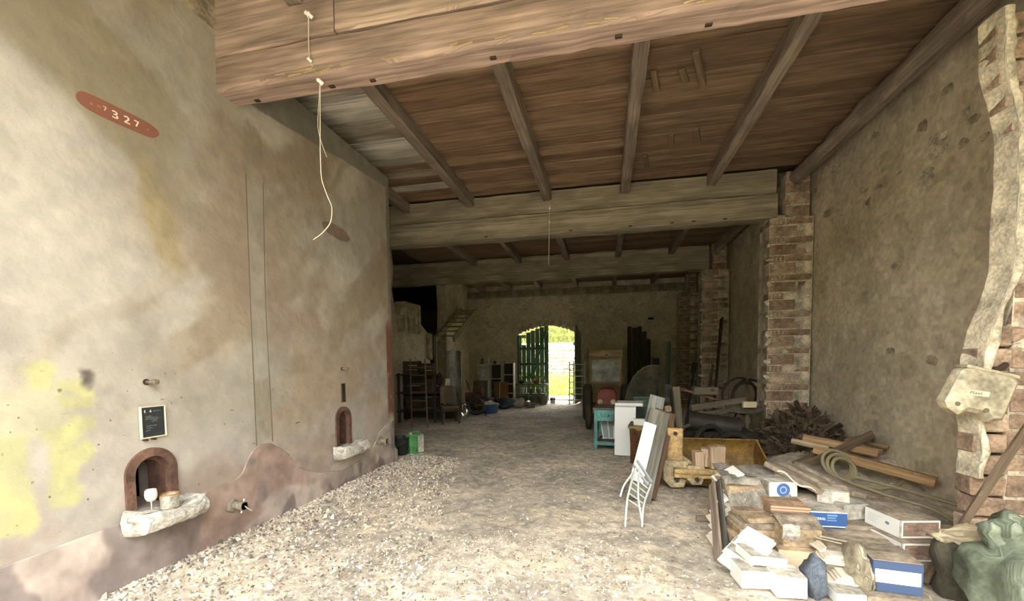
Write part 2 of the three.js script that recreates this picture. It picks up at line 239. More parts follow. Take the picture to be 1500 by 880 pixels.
// a shape drawn in (z, y), extruded in x to the face
const onVat = (s, depth, x, bevel = 0) => { const g = ext(s, depth, bevel); g.applyMatrix4(new THREE.Matrix4().makeBasis(V(0, 0, 1), V(0, 1, 0), V(-1, 0, 0))); g.translate(x + 0, 0, 0); return g; };
function arch(zc, hw, y0, y1) { const p = new THREE.Path(), r = hw; p.moveTo(zc - hw, y0); p.lineTo(zc + hw, y0); p.lineTo(zc + hw, y1 - r); p.absarc(zc, y1 - r, r, 0, Math.PI, false); p.lineTo(zc - hw, y0); return p; }
const HATCH = [[-2.475, 0.185, 0.56, 0.995, 0.062], [-4.85, 0.165, 0.56, 1.06, 0.06]];
{
  const s = shape([[Z0, -0.1], [Z1, -0.1], [Z1, HT], [Z0, HT]]); for (const [zc, hw, a, b] of HATCH) s.holes.push(arch(zc, hw - 0.02, a, b - 0.02));
  const face = vatUV(onVat(s, 0.35, XL));
  const wall = struct('wall_left', [face], mats.vat_render);
  obj('vat_shell', [bx(2.3, HT, 0.3, -4.6, HT / 2, Z0 + 0.15), bx(2.3, 0.25, 6.6, -4.6, HT - 0.13, -2.7), bx(0.3, HT, 0.3, -3.8, HT / 2, Z1 - 0.15)], M('render_grey', 0xa79c88, { kind: 'blot' }), wall);
  obj('vat_upstand', bx(0.3, 0.3, 4.0, XL - 0.152, 4.63, -1.28, { c: 0.002 }), M('upstand', 0xbdb29c, { kind: 'blot' }), wall);
  obj('vat_interior', [bx(0.1, 4.2, 6.4, -4.5, 2.15, -2.9), bx(1.2, 0.1, 6.4, -4.1, 0.1, -2.9)], M('wine_crust', 0x1f1513, { roughness: 0.95 }), wall);
  // the thicker, wine-stained render at the foot
  const ft = [[-6.19, -0.08], [0.6, -0.08], [0.6, 0.44], [0, 0.45], [-1.65, 0.485], [-2.3, 0.515], [-3.2, 0.56], [-3.27, 0.6], [-3.33, 0.7], [-3.4, 0.79], [-3.5, 0.825], [-3.62, 0.815], [-3.75, 0.74], [-3.88, 0.64], [-4.0, 0.48], [-4.3, 0.34], [-4.8, 0.24], [-5.4, 0.3], [-5.6, 0.44], [-5.75, 0.6], [-5.95, 0.66], [-6.19, 0.7]];
  const tFoot = tex(1024, 160, (u, v) => { const z = u * 7.4, y = v, n = fbm(z * 2, y * 2, 5), k = fbm(z * 9, y * 9, 4), w = fbm(z * 1.2 + 30, y * 1.8, 4); let c = mix3([188, 174, 164], [166, 150, 142], ss(0.4, 0.62, n)); c = mix3(c, [148, 122, 110], ss(0.46, 0.56, w) * ss(4.2, 3.2, z) * 0.6); c = mix3(c, [122, 112, 110], ss(0.57, 0.66, fbm(z * 2.6 + 7, y * 2.2, 4)) * 0.7); const s = 1 + 0.4 * (k - 0.5); return c.map((q) => q * s); });
  const foot = onVat(shape(ft), 0.014, XL + 0.014, 0.005), p = foot.attributes.position, uv = foot.attributes.uv; for (let i = 0; i < p.count; i++) uv.setXY(i, (p.getZ(i) + 6.2) / 7.4, clamp(p.getY(i)));
  obj('foot_render', foot, M('vat_foot', 0xffffff, { map: tFoot, bumpMap: rep(tRough, 9, 1), bumpScale: 0.006, roughness: 0.9 }), wall);
  // two raised edges of the mortared chase
  for (const [z, k] of [[-3.455, 0], [-3.66, 1]]) obj('plaster_ridge', onVat(shape([[z - 0.006, 0.82], [z + 0.006, 0.82], [z + 0.012 + 0.02 * k, 2.2], [z + 0.006, 3.4], [z - 0.006, 3.4], [z + 0.02 * k, 2.2]]), 0.008, XL + 0.004, 0.002), M('ridge', 0x6d6557, {}), wall);
  // arched hatches
  const red = M('hatch_paint', 0x866658, { kind: 'blot' }), dark = M('hatch_lining', 0x6a4a3c, { kind: 'blot', roughness: 0.95 });
  for (const [zc, hw, a, b, t] of HATCH) {
    const U = (o, q) => { const A = arch(zc, hw - o, a, b - o).getPoints(16).slice(1, -1), B = arch(zc, hw - q, a, b - q).getPoints(16).slice(1, -1), s = new THREE.Shape(); [...A, V(zc - hw + o, a), V(zc - hw + q, a), ...B.reverse()].forEach((p, i) => (i ? s.lineTo(p.x, p.y) : s.moveTo(p.x, p.y))); return s; };
    const fr = obj('hatch_frame', onVat(U(0, t), 0.05, XL + 0.02, 0), red, wall);
    obj('hatch_lining', onVat(U(t * 0.75, t + 0.028), 0.13, XL - 0.03), dark, fr);
    obj('hatch_bolt', [...[0.2, 0.5, 0.8].map((k) => cyl(0.012, 0.02, XL - 0.06, lerp(a, b - hw, k), zc - hw + t + 0.02, { n: 8, rz: Math.PI / 2 }))], M('old_iron', 0x4a3a30, { metalness: 0.4, roughness: 0.7 }), fr);
  }
  // the painted number field
  const num = print(512, 128, (c, w, h) => { c.fillStyle = '#8d5b48'; c.fillRect(0, 0, w, h); for (let i = 0; i < 900; i++) { c.fillStyle = pick(['rgba(120,70,56,0.10)', 'rgba(160,120,100,0.10)']); c.fillRect(rr(0, w), rr(0, h), rr(2, 30), rr(1, 5)); } c.fillStyle = '#ecdcc8'; c.font = 'bold 78px sans-serif'; c.textBaseline = 'middle'; c.fillText('3', 196, 70); c.fillText('2', 268, 68); c.font = 'bold 66px sans-serif'; c.fillText('7', 336, 62); c.globalAlpha = 0.75; c.font = 'bold 44px sans-serif'; c.fillText('7', 146, 58); c.globalAlpha = 0.4; c.fillStyle = '#dca898'; c.font = 'bold 36px sans-serif'; c.fillText('n', 112, 60); c.fillText('a', 70, 66); c.globalAlpha = 0.8; c.beginPath(); c.arc(430, 66, 4, 0, 7); c.fill(); });
  const s2 = new THREE.Shape(), pl = [[0.3, 0.005], [0.27, 0.04], [0.15, 0.062], [-0.18, 0.066], [-0.27, 0.05], [-0.3, 0.0], [-0.27, -0.045], [-0.15, -0.066], [0.15, -0.066], [0.25, -0.05]]; s2.setFromPoints(new THREE.SplineCurve([...pl, pl[0]].map((q) => new THREE.Vector2(...q))).getPoints(50));
  const g = new THREE.ExtrudeGeometry(s2, { depth: 0.003, bevelEnabled: false }).toNonIndexed(), q = g.attributes.position; for (let i = 0; i < q.count; i++) g.attributes.uv.setXY(i, (q.getX(i) + 0.3) / 0.6, (q.getY(i) + 0.066) / 0.132);
  g.applyMatrix4(new THREE.Matrix4().makeBasis(V(0, 0, -1), V(0, 1, 0), V(1, 0, 0))); g.scale(1, 0.85, 0.87); tr(g, XL + 0.001, 3.34, -2.4, 0.05);
  const o = obj('number_field', g, M('number_paint', 0xffffff, { map: num, roughness: 0.9 }), wall); o.userData.label = 'red-brown painted field with the white number 327';
}

// ---------------------------------------------------------------- right, back, left rear and front walls
const tWall = tex(1024, 1024, (u, v) => {
  const a = fbm(u * 4, v * 4, 5, 4), b = fbm(u * 14 + 3, v * 14, 4, 14), k = fbm(u * 60, v * 60, 3, 60); let c = mix3([204, 191, 165], [188, 176, 152], ss(0.35, 0.65, a)); c = mix3(c, [218, 208, 184], ss(0.6, 0.68, b) * 0.5); c = mix3(c, [150, 136, 112], ss(0.38, 0.33, b) * 0.35); const s = 1 + 0.25 * (k - 0.5); return c.map((q) => q * s);
});
const tWallB = tex(1024, 1024, (u, v) => 0.5 + 0.9 * (fbm(u * 12, v * 12, 6, 12) - 0.5) + 0.3 * ss(0.6, 0.68, fbm(u * 14 + 3, v * 14, 4, 14)), false);
M('rubble', 0xffffff, { map: rep(tWall, 0.33), bumpMap: rep(tWallB, 0.33), bumpScale: 0.008, roughness: 0.95 });
const rough = (a, b, k = 0.05) => k * (fbm(a * 0.9, b * 0.9, 3) - 0.5) + k * 0.8 * (fbm(a * 3.4, b * 3.4, 4) - 0.5);
{
  const nz = 260, ny = 70, zA = ZF + 0.2, zB = ZB - 0.4;
  const wr = sheet((u, v) => { const z = lerp(zA, zB, u), y = lerp(-0.2, 5.05, v); return [XR + 0.02 + rough(z, y) * (1 + 1.2 * ss(3.4, 4.2, y)), y, z]; }, nz, ny);
  const p = wr.attributes.position; for (let i = 0; i < p.count; i++) wr.attributes.uv.setXY(i, p.getZ(i), p.getY(i));
  const wall = struct('wall_right', [wr, bx(0.45, 5.4, zA - zB, XR + 0.33, 2.4, (zA + zB) / 2)], mats.rubble);
  const lime = [M('stone_lime', 0xf0e8d6, { kind: 'stone' }), M('stone_tan', 0xe0d3b8, { kind: 'stone' }), M('stone_grey', 0xd2c8b2, { kind: 'stone' })], gs = [...Array(8)].map(() => stone(0.035, 0.07, 0.13)), gf = [...Array(8)].map(() => stone(0.12, 0.055, 0.03));
  for (let i = 0; i < 45; i++) { const top = rnd() < 0.8, z = -4.2 - 7 * Math.pow(rnd(), 1.3), y = top ? rr(3.6, 4.5) : rr(1.5, 3.6); const m = piece('stone', pick(gs), pick(lime), wall, [XR + 0.018 + rough(z, y) * (1 + 1.2 * ss(3.4, 4.2, y)), y, z], [rr(-0.3, 0.3), rr(-0.15, 0.15), 0]); const s = rr(0.5, 1.2); m.scale.set(0.28, s, s * rr(0.7, 1.2)); }
  // back wall with the arched cart door
  const s = shape([[-5.85, -0.2], [3.6, -0.2], [3.6, 5], [-5.85, 5]]), h = new THREE.Path(); h.moveTo(-3.53, -0.1); h.lineTo(-0.94, -0.1); h.lineTo(-0.94, 2.68); h.quadraticCurveTo(-1.5, 3.08, -2.23, 3.1); h.quadraticCurveTo(-3.0, 3.08, -3.53, 2.72); h.lineTo(-3.53, -0.1); s.holes.push(h);
  const back = ext(s, 0.5); back.translate(0, 0, ZB - 0.5);
  const skin = sheet((u, v) => { const x = lerp(-5.8, 3.45, u), y = lerp(-0.1, 5, v), open = x > -3.62 && x < -0.85 && y < 3.22; return [x, y, ZB + 0.0 + (open ? -0.03 : rough(x + 30, y, 0.07))]; }, 120, 64);
  { const q = skin.attributes.position, keep = []; for (let i = 0; i < q.count; i += 3) { const c = V(); for (let k = 0; k < 3; k++) c.add(V().fromBufferAttribute(q, i + k)); c.multiplyScalar(1 / 3); if (!(c.x > -3.66 && c.x < -0.81 && c.y < 3.22)) for (let k = 0; k < 3; k++) keep.push(i + k); }
    const pp = [], uu = []; for (const i of keep) { pp.push(q.getX(i), q.getY(i), q.getZ(i)); uu.push(q.getX(i), q.getY(i)); } var skin2 = new THREE.BufferGeometry(); skin2.setAttribute('position', new THREE.Float32BufferAttribute(pp, 3)); skin2.setAttribute('uv', new THREE.Float32BufferAttribute(uu, 2)); skin2.computeVertexNormals(); }
  const wb = struct('wall_back', [back, skin2], mats.rubble);
  for (let i = 0; i < 90; i++) { const x = rr(-5.2, 3.2), y = rr(0.9, 4.1); if (x > -3.8 && x < -0.7 && y < 3.35) continue; const m = piece('stone', pick(gf), pick(lime), wb, [x, y, ZB + 0.0], [0, 0, rr(-0.2, 0.2)]); const k = rr(0.7, 1.5); m.scale.set(k, k, 0.8); }
  for (let i = 0; i < 15; i++) { const t = lerp(0.06, 0.94, i / 14), q = h.getPoint ? 0 : 0, x = lerp(-3.53, -0.94, t), y = 3.2 - 0.38 * (2 * t - 1) ** 2, a = -(2 * t - 1) * 0.55; piece('arch_stone', gf[i % 8], pick(lime), wb, [x, y, ZB + 0.02], [0, 0, a + Math.PI / 2]).scale.set(1.3, 1.7, 1); }
  obj('beam_plate', bx(9.3, 0.28, 0.12, -1.1, 4.42, ZB + 0.05, { c: 0.02 }), M('lime_band', 0xb9ad94, { kind: 'blot' }), wb);
  // left wall of the far part, front wall with the wide opening the light comes through
  // the left wall of the far part is half fallen: past its ragged edge lies a dark side room
  const rag = [[-6, -0.2], [-6, 4.9], [-10.6, 4.9], [-10.72, 4.2], [-10.62, 3.6], [-10.75, 3.05], [-10.95, 2.95], [-11.15, 3.2], [-11.4, 3.3], [-11.45, 3.42], [-12.2, 3.4], [-12.35, 3.1], [-12.42, 2.85], [-12.7, 2.72], [-12.95, 2.6], [-13.15, 2.35], [-13.1, 1.7], [-13.25, 1.1], [-13.2, -0.2]].reverse();
  const wl = onVat(shape(rag), 0.4, -5.6, 0.03);
  const rear = struct('wall_left_rear', [wl, onVat(shape([[-18.1, -0.2], [-14.5, -0.2], [-14.55, 0.9], [-14.65, 1.8], [-14.6, 2.6], [-14.7, 3.5], [-14.62, 4.9], [-18.1, 4.9]]), 0.4, -5.6, 0.03)], mats.rubble);
  struct('wall_side_room', [bx(0.4, 5.4, 18.4, -14.2, 2.4, -15.1), bx(8.2, 5.4, 0.4, -10.0, 2.4, -6.1), bx(8.4, 5.4, 0.4, -10.1, 2.4, -24.2), bx(0.4, 5.4, 6.4, -5.9, 2.4, -21.2)], mats.rubble);
  struct('floor_side_room', bx(8.4, 0.2, 18.2, -9.9, -0.12, -15.1), mats.earth); struct('ceiling_side_room', bx(8.2, 0.2, 18.4, -10.1, 4.92, -15.1), M('roof_underside', 0x4a3b2c, {}));
  const st = thing('wooden_stair', 'steep wooden stair rising along the left wall beside its dark gap', 'stair', [0, 0, 0]), sm = M('stair_wood', 0xb3a488, { kind: 'wood' });
  for (const x of [-4.86, -5.5]) obj('stringer', bar([x, 2.4, -13.3], [x, 3.72, -16.1], 0.2, 0.05), sm, st); for (let i = 0; i < 7; i++) obj('tread', bx(0.62, 0.035, 0.26, -5.18, 2.52 + i * 0.19, -13.45 - i * 0.405), sm, st); obj('newel', [bx(0.09, 2.5, 0.09, -5.5, 1.25, -13.3)], sm, st);
  obj('loose_plaster', [bx(0.08, 0.85, 0.8, -5.57, 2.95, -11.85, { j: 0.04, c: 0.03 }), bx(0.08, 0.45, 0.3, -5.57, 2.72, -11.0, { j: 0.05, c: 0.03 }), bx(0.1, 0.8, 0.3, -5.56, 2.15, -12.95, { j: 0.05, c: 0.03 })], M('plaster_old', 0xcdc4b2, { kind: 'stone' }), rear);
  struct('wall_front', [bx(2.5, 5.4, 0.4, -4.6, 2.4, ZF + 0.1), bx(0.6, 5.4, 0.4, 3.65, 2.4, ZF + 0.1), bx(7.4, 0.45, 0.4, 0, 4.98, ZF + 0.1)], mats.rubble);
}

// ---------------------------------------------------------------- ceiling: boards on joists on three great beams
const B1 = [-3.18, -3.42], B2 = [-7.9, -8.25], B3 = [-12.6, -12.95];
{
  const ceil = struct('ceiling', bx(9.8, 0.16, 18.4, -1.1, 4.9, -8.5), M('roof_underside', 0x4a3b2c, {}));
  const brown = ['#ab8e74', '#9d8068', '#b5987d', '#937660', '#a5886e'].map((c, i) => M('board_brown_' + i, c, { kind: 'wood', roughness: 0.9 }));
  const smooth = ['#9a8068', '#907760', '#a2886f'].map((c, i) => M('board_smooth_' + i, c, { kind: 'wood', roughness: 0.9 })), white = ['#e6e2d8', '#cfc8ba', '#f2efe8', '#b9ae9c'].map((c, i) => M('board_white_' + i, c, { kind: 'wood', roughness: 0.9 }));
  const grey = ['#b3a892', '#a59880', '#c0b6a2'].map((c, i) => M('board_grey_' + i, c, { kind: 'wood', roughness: 0.9 }));
  const kinds = {};
  const row = (za, zb, n, cols, mat) => { for (let i = 0; i < n; i++) cols.forEach(([x0, x1], k) => { const w = (za - zb) / n, key = [x0, x1, i % 4].join(), g = kinds[key] ??= cb(x1 - x0 - 0.008, 0.03, w - 0.012, 0.005, 0.002, 0); const m = piece('board', g, mat(i, k), ceil, [(x0 + x1) / 2, 4.79 + rr(-0.006, 0.006), lerp(za, zb, (i + 0.5) / n)], [rr(-0.02, 0.02), 0, rr(-0.002, 0.002)]); m.scale.z = w / (4.48 / 18); }); };
  row(B1[1], B2[0], 18, [[-5.6, -2.5], [-2.5, 0.34], [0.34, 3.35]], (i, k) => k === 0 ? (i === 12 || i === 14 || i > 15 ? pick(brown) : pick(white)) : k === 1 ? pick(brown) : pick(smooth));
  row(B2[1], B3[0], 16, [[-5.6, -1.05], [-1.05, 3.35]], (i, k) => k ? pick(smooth) : pick(brown));
  row(B3[1], ZB, 14, [[-5.6, -1.05], [-1.05, 3.35]], (i, k) => k ? pick(smooth) : pick(brown));
  row(0.3, B1[0], 14, [[-3.6, 0.6], [0.6, 3.35]], () => pick(grey));
  // cleats nailed under the boards
  const cw = M('cleat_wood', 0x8f7a60, { kind: 'wood' });
  for (const [x, z, l, a, h] of [[1.0, -5.05, 0.62, 0.32, 0.05], [0.86, -5.15, 0.25, 0.35, 0.03], [0.55, -5.15, 0.34, 0.2, 0.035], [0.93, -6.55, 0.34, 0.15, 0.03], [1.27, -6.5, 0.4, 0.28, 0.035], [0.64, -7.15, 0.42, 0.18, 0.03]]) piece('cleat', cb(0.07, h, l, 0.006, 0.004, 2), cw, ceil, [x, 4.765 - h / 2, z], [0, -a, 0]);
}
const beamMat = (n, c, o = {}) => M(n, c, { kind: 'wood', roughness: 0.9, ...o });
{
  // nearest beam: two timbers one on the other
  const t = thing('ceiling_beam', 'nearest great beam, pinkish brown timber with worn pale lower edge', 'beam', [0, 0, 0]);
  obj('lower_timber', timber([-3.6, 4.125, -3.3], [3.3, 4.125, -3.3], 0.29, 0.24, { c: 0.02, k: 0.012 }), beamMat('beam_near', 0xcab1a6), t);
  obj('upper_timber', [timber([-3.55, 4.42, -3.3], [-2.14, 4.42, -3.3], 0.29, 0.24, { c: 0.015, k: 0.008 }), timber([-2.13, 4.43, -3.3], [3.3, 4.43, -3.3], 0.28, 0.235, { c: 0.015, k: 0.01 })], beamMat('beam_near_top', 0xd0b9ac), t);
  obj('packing', bx(6.6, 0.2, 0.2, -0.1, 4.67, -3.3), beamMat('beam_near_top', 0xd0b9ac), t);
  obj('bolt_head', [[-3.05, 0], [-2.28, 1], [-1.9, 1], [-0.85, 1], [0.1, 1], [0.72, 1]].map(([x]) => bx(0.05, 0.014, 0.035, x, 3.977, -3.33 + rr(-0.03, 0.03))), M('old_iron'), t);
  obj('wood_splinters', [...Array(26)].map(() => { const x = rr(-2.9, 0.9); return bx(rr(0.04, 0.16), 0.012, 0.02, x, 4.0 + rr(-0.006, 0.03), -3.182, { rz: rr(-0.15, 0.15) }); }), M('wood_fresh', 0xdcc39c, { kind: 'wood' }), t);
  const t2 = thing('ceiling_beam', 'second great beam, whitened with lime, resting on the tall brick pier', 'beam', [0, 0, 0]);
  obj('lower_timber', timber([-5.6, 4.17, -8.08], [2.8, 4.17, -8.08], 0.4, 0.34, { c: 0.025, k: 0.012 }), beamMat('beam_lime', 0xb9b09a), t2);
  obj('upper_timber', timber([-5.6, 4.565, -8.08], [2.78, 4.56, -8.08], 0.38, 0.335, { c: 0.012, k: 0.01 }), beamMat('beam_lime2', 0xb3aa94), t2);
  obj('bolt_head', [-2.2, -0.6, 0.45, 1.15, 1.5, 2.0].map((x) => bx(0.06, 0.02, 0.02, x, 4.0, -7.908)), M('old_iron'), t2);
  const t3 = thing('ceiling_beam', 'third great beam, dim brown, beyond the lime-whitened one', 'beam', [0, 0, 0]);
  obj('timber', timber([-7.5, 4.43, -12.78], [2.8, 4.44, -12.78], 0.66, 0.34, { c: 0.02, k: 0.014 }), mats.beam_lime, t3);
  // joists
  const jm = beamMat('joist_wood', 0xa6988a), J = ['leftmost', 'second from left', 'third from left', 'fourth from left', 'fifth from left', 'rightmost'];
  const bays = [['between the nearest and the lime-whitened beam', -3.1, -8.0, [-3.85, -2.5, -1.05, 0.34, 1.78], jm], ['between the lime-whitened and the third beam', -8.2, -12.65, [-3.88, -2.5, -1.07, 0.37, 1.82, 3.0], jm], ['between the third beam and the back wall', -12.9, -17.2, [-4.9, -3.75, -2.5, -1.07, 0.37, 1.82], jm]];
  for (const [where, za, zb, xs, m] of bays) xs.forEach((x, i) => tag(obj('ceiling_joist', timber([x, 4.675, za], [x + rr(-0.03, 0.03), 4.675, zb], 0.2, 0.15, { k: 0.008, c: 0.012 }), m), J[i] + ' brown joist under the boards ' + where, 'joist', 'ceiling joists'));
  const rj = [-2.14, 0.62, 2.0]; rj.forEach((x, i) => tag(obj('ceiling_joist', timber([x, 4.63, 0.4], [x, 4.6, -2.95], 0.26, 0.16, { k: 0.01 }), i ? jm : beamMat('joist_red', 0x6b4334)), ['red-brown joist end hanging in front of the nearest beam above the white insulators', 'joist in front of the nearest beam, right of the red-brown one', 'joist in front of the nearest beam, by the right wall'][i], 'joist', 'ceiling joists'));
  tag(obj('wall_pole', timber([3.12, 4.62, -2.0], [3.1, 4.62, -7.95], 0.24, 0.24, { round: 1, k: 0.012 }), jm), 'round grey pole laid along the top of the right wall', 'pole');
}

// ---------------------------------------------------------------- brick piers along the right wall
{
  const bricks = ['#cbb09a', '#bda28c', '#d4bca6', '#c5a993', '#b89d87'].map((c, i) => M('brick_' + i, c, { kind: 'stone', roughness: 0.92 })), lime = M('lime_mortar', 0xeae0ca, { kind: 'stone' });
  const cache = {}, shared = (k, f) => cache[k + Math.floor(rnd() * 3)] ??= f();
  const holed = (w, h, d) => { const s = shape([[-w / 2, -h / 2], [w / 2, -h / 2], [w / 2, h / 2], [-w / 2, h / 2]]), a = w / 4.2, b = h / 3.2; for (let i = -1; i <= 1; i++) for (const j of [-0.5, 0.5]) { const x = i * a * 1.05, y = j * b * 1.15, q = a * 0.32, r = b * 0.38, p = new THREE.Path(); p.moveTo(x - q, y - r); p.lineTo(x + q, y - r); p.lineTo(x + q, y + r); p.lineTo(x - q, y + r); p.lineTo(x - q, y - r); s.holes.push(p); } const g = ext(s, d); g.translate(0, 0, -d); return g; };
  function pier(label, x0, z, o = {}) {
    const W = XR - x0 - 0.01, D = o.D ?? 0.48, H = o.H ?? 3.95, t = thing('brick_pier', label, 'pier', [x0 + W / 2, 0, z - D / 2]), L = -W / 2, F = D / 2;
    obj('mortar', [bx(W - 0.012, H, D - 0.012, 0.002, H / 2, 0), bx(0.36, 0.72, Math.min(0.36, D), 0.1, H + 0.36, 0)], lime, t);
    let y = 0.0, k = 0; const jt = 0.02;
    const put = (w, h, d, x, yy, zz) => piece('brick', shared([w.toFixed(2), h.toFixed(2), d.toFixed(2)].join(), () => cb(w - jt, h - jt, d, 0.007, 0.004, 0)), pick(bricks), t, [x + rr(-0.004, 0.004), yy + h / 2, zz + rr(-0.003, 0.004)], [0, rr(-0.012, 0.012), rr(-0.008, 0.008)]);
    while (y < H - 0.08) {
      const tall = k % 2 === 0, h = tall ? 0.185 : 0.118;
      if (y + h < 0.0) { y += h; k++; continue; }
      if (tall) { put(0.42, h, D, L + 0.21, y, 0); put(W - 0.43, h, D - 0.02, L + 0.42 + (W - 0.43) / 2, y, 0); }
      else { if (o.holes) piece('brick', shared('h' + h, () => holed(0.23, h - jt, 0.24)), pick(bricks), t, [L + 0.115, y + h / 2, F + 0.002], [0, 0, rr(-0.01, 0.01)]); else put(0.23, h, D, L + 0.115, y, 0); if (o.holes) put(0.23, h, 0.23, L + 0.115, y, -F + 0.12); put(W - 0.24, h, D - 0.01, L + 0.23 + (W - 0.24) / 2, y, 0); }
      if (rnd() < 0.6 && o.holes) { const q = piece('mortar_smear', cache['lump' + (k % 3)] ??= lump(0.05, 0.05, 0.02, 0.6, 1, 2.2), lime, t, [L + rr(-0.005, 0.02), y + rr(0, h), F - rr(0, 0.02)], [0, 0, rr(0, 3)]); q.scale.set(rr(0.5, 1), rr(0.6, 1.5), 0.8); }
      y += h; k++;
    }
    for (y = H + 0.02; y < H + 0.6; y += 0.19) put(0.37, 0.18, Math.min(0.37, D), 0.1, y, 0);
    if (o.shoulder) piece('mortar_shoulder', lump(0.2, 0.1, 0.2, 0.2), lime, t, [L + 0.22, H, 0.03]);
    return t;
  }
  pier('tall pier of perforated hollow bricks with white mortar, under the lime-whitened beam', 2.68, -7.9, { holes: 1, shoulder: 1 });
  pier('dim brick pier under the third beam, a dark plank leaning on it', 2.64, -12.66, { holes: 1, H: 4.1 });
  pier('dark brick pier at the corner by the back wall', 2.66, -16.6, { H: 4.1 });
  const near = pier('nearest brick pier, edged with thick crumbling white plaster', 2.76, -3.62, { H: 3.9, D: 0.16 });
  // crumbling plaster edge: x follows a ragged line, the foot a brick wider
  const pl = M('plaster_edge', 0xf2e7cf, { kind: 'stone' }), cx = near.position.x, edge = (y) => 2.575 + 0.15 * ss(1.55, 2.3, y) - 0.13 * ss(3.05, 3.75, y);
  for (let i = 0; i < 12; i++) { const y = 0.08 + i * 0.152; piece('brick', cb(0.2, 0.135, 0.15, 0.008, 0.005, 0), bricks[i % 5], near, [edge(y) + 0.1 - cx + (i % 2) * 0.02, y, 0]); }
  for (let i = 0; i < 12; i++) { const y = 2.98 + i * 0.08; if (i % 2) piece('brick', cb(0.2, 0.135, 0.15, 0.008, 0.005, 0), bricks[i % 5], near, [edge(y) + 0.11 - cx, y, 0]); }
  obj('plaster_strip', sheet((u, v) => { const y = lerp(0.75, 3.95, v), ex = edge(y) + 0.02 * (fbm(y * 5, 2, 4) - 0.5) * 2 - cx, w = 0.03 + 0.1 * fbm(y * 4.1, 7, 4), a = Math.PI * u; return [ex + w * (0.5 - 0.5 * Math.cos(a)), y, 0.07 + 0.045 * Math.sin(a) * (0.6 + 0.8 * fbm(y * 9, u * 4, 4)) - 0.14 * (1 - ss(0, 0.25, u))]; }, 12, 220, 0, 0), pl, near);
  for (let i = 0; i < 16; i++) { const y = rr(0.5, 3.8), m = piece('plaster_lump', lump(0.09, 0.05, 0.03, 0.5, 2, 2), pl, near, [rr(-0.15, 0.2), y, 0.08], [0, 0, rr(-0.3, 0.3)]); m.scale.set(rr(0.6, 1.6), rr(0.5, 1.2), 0.5); }
}

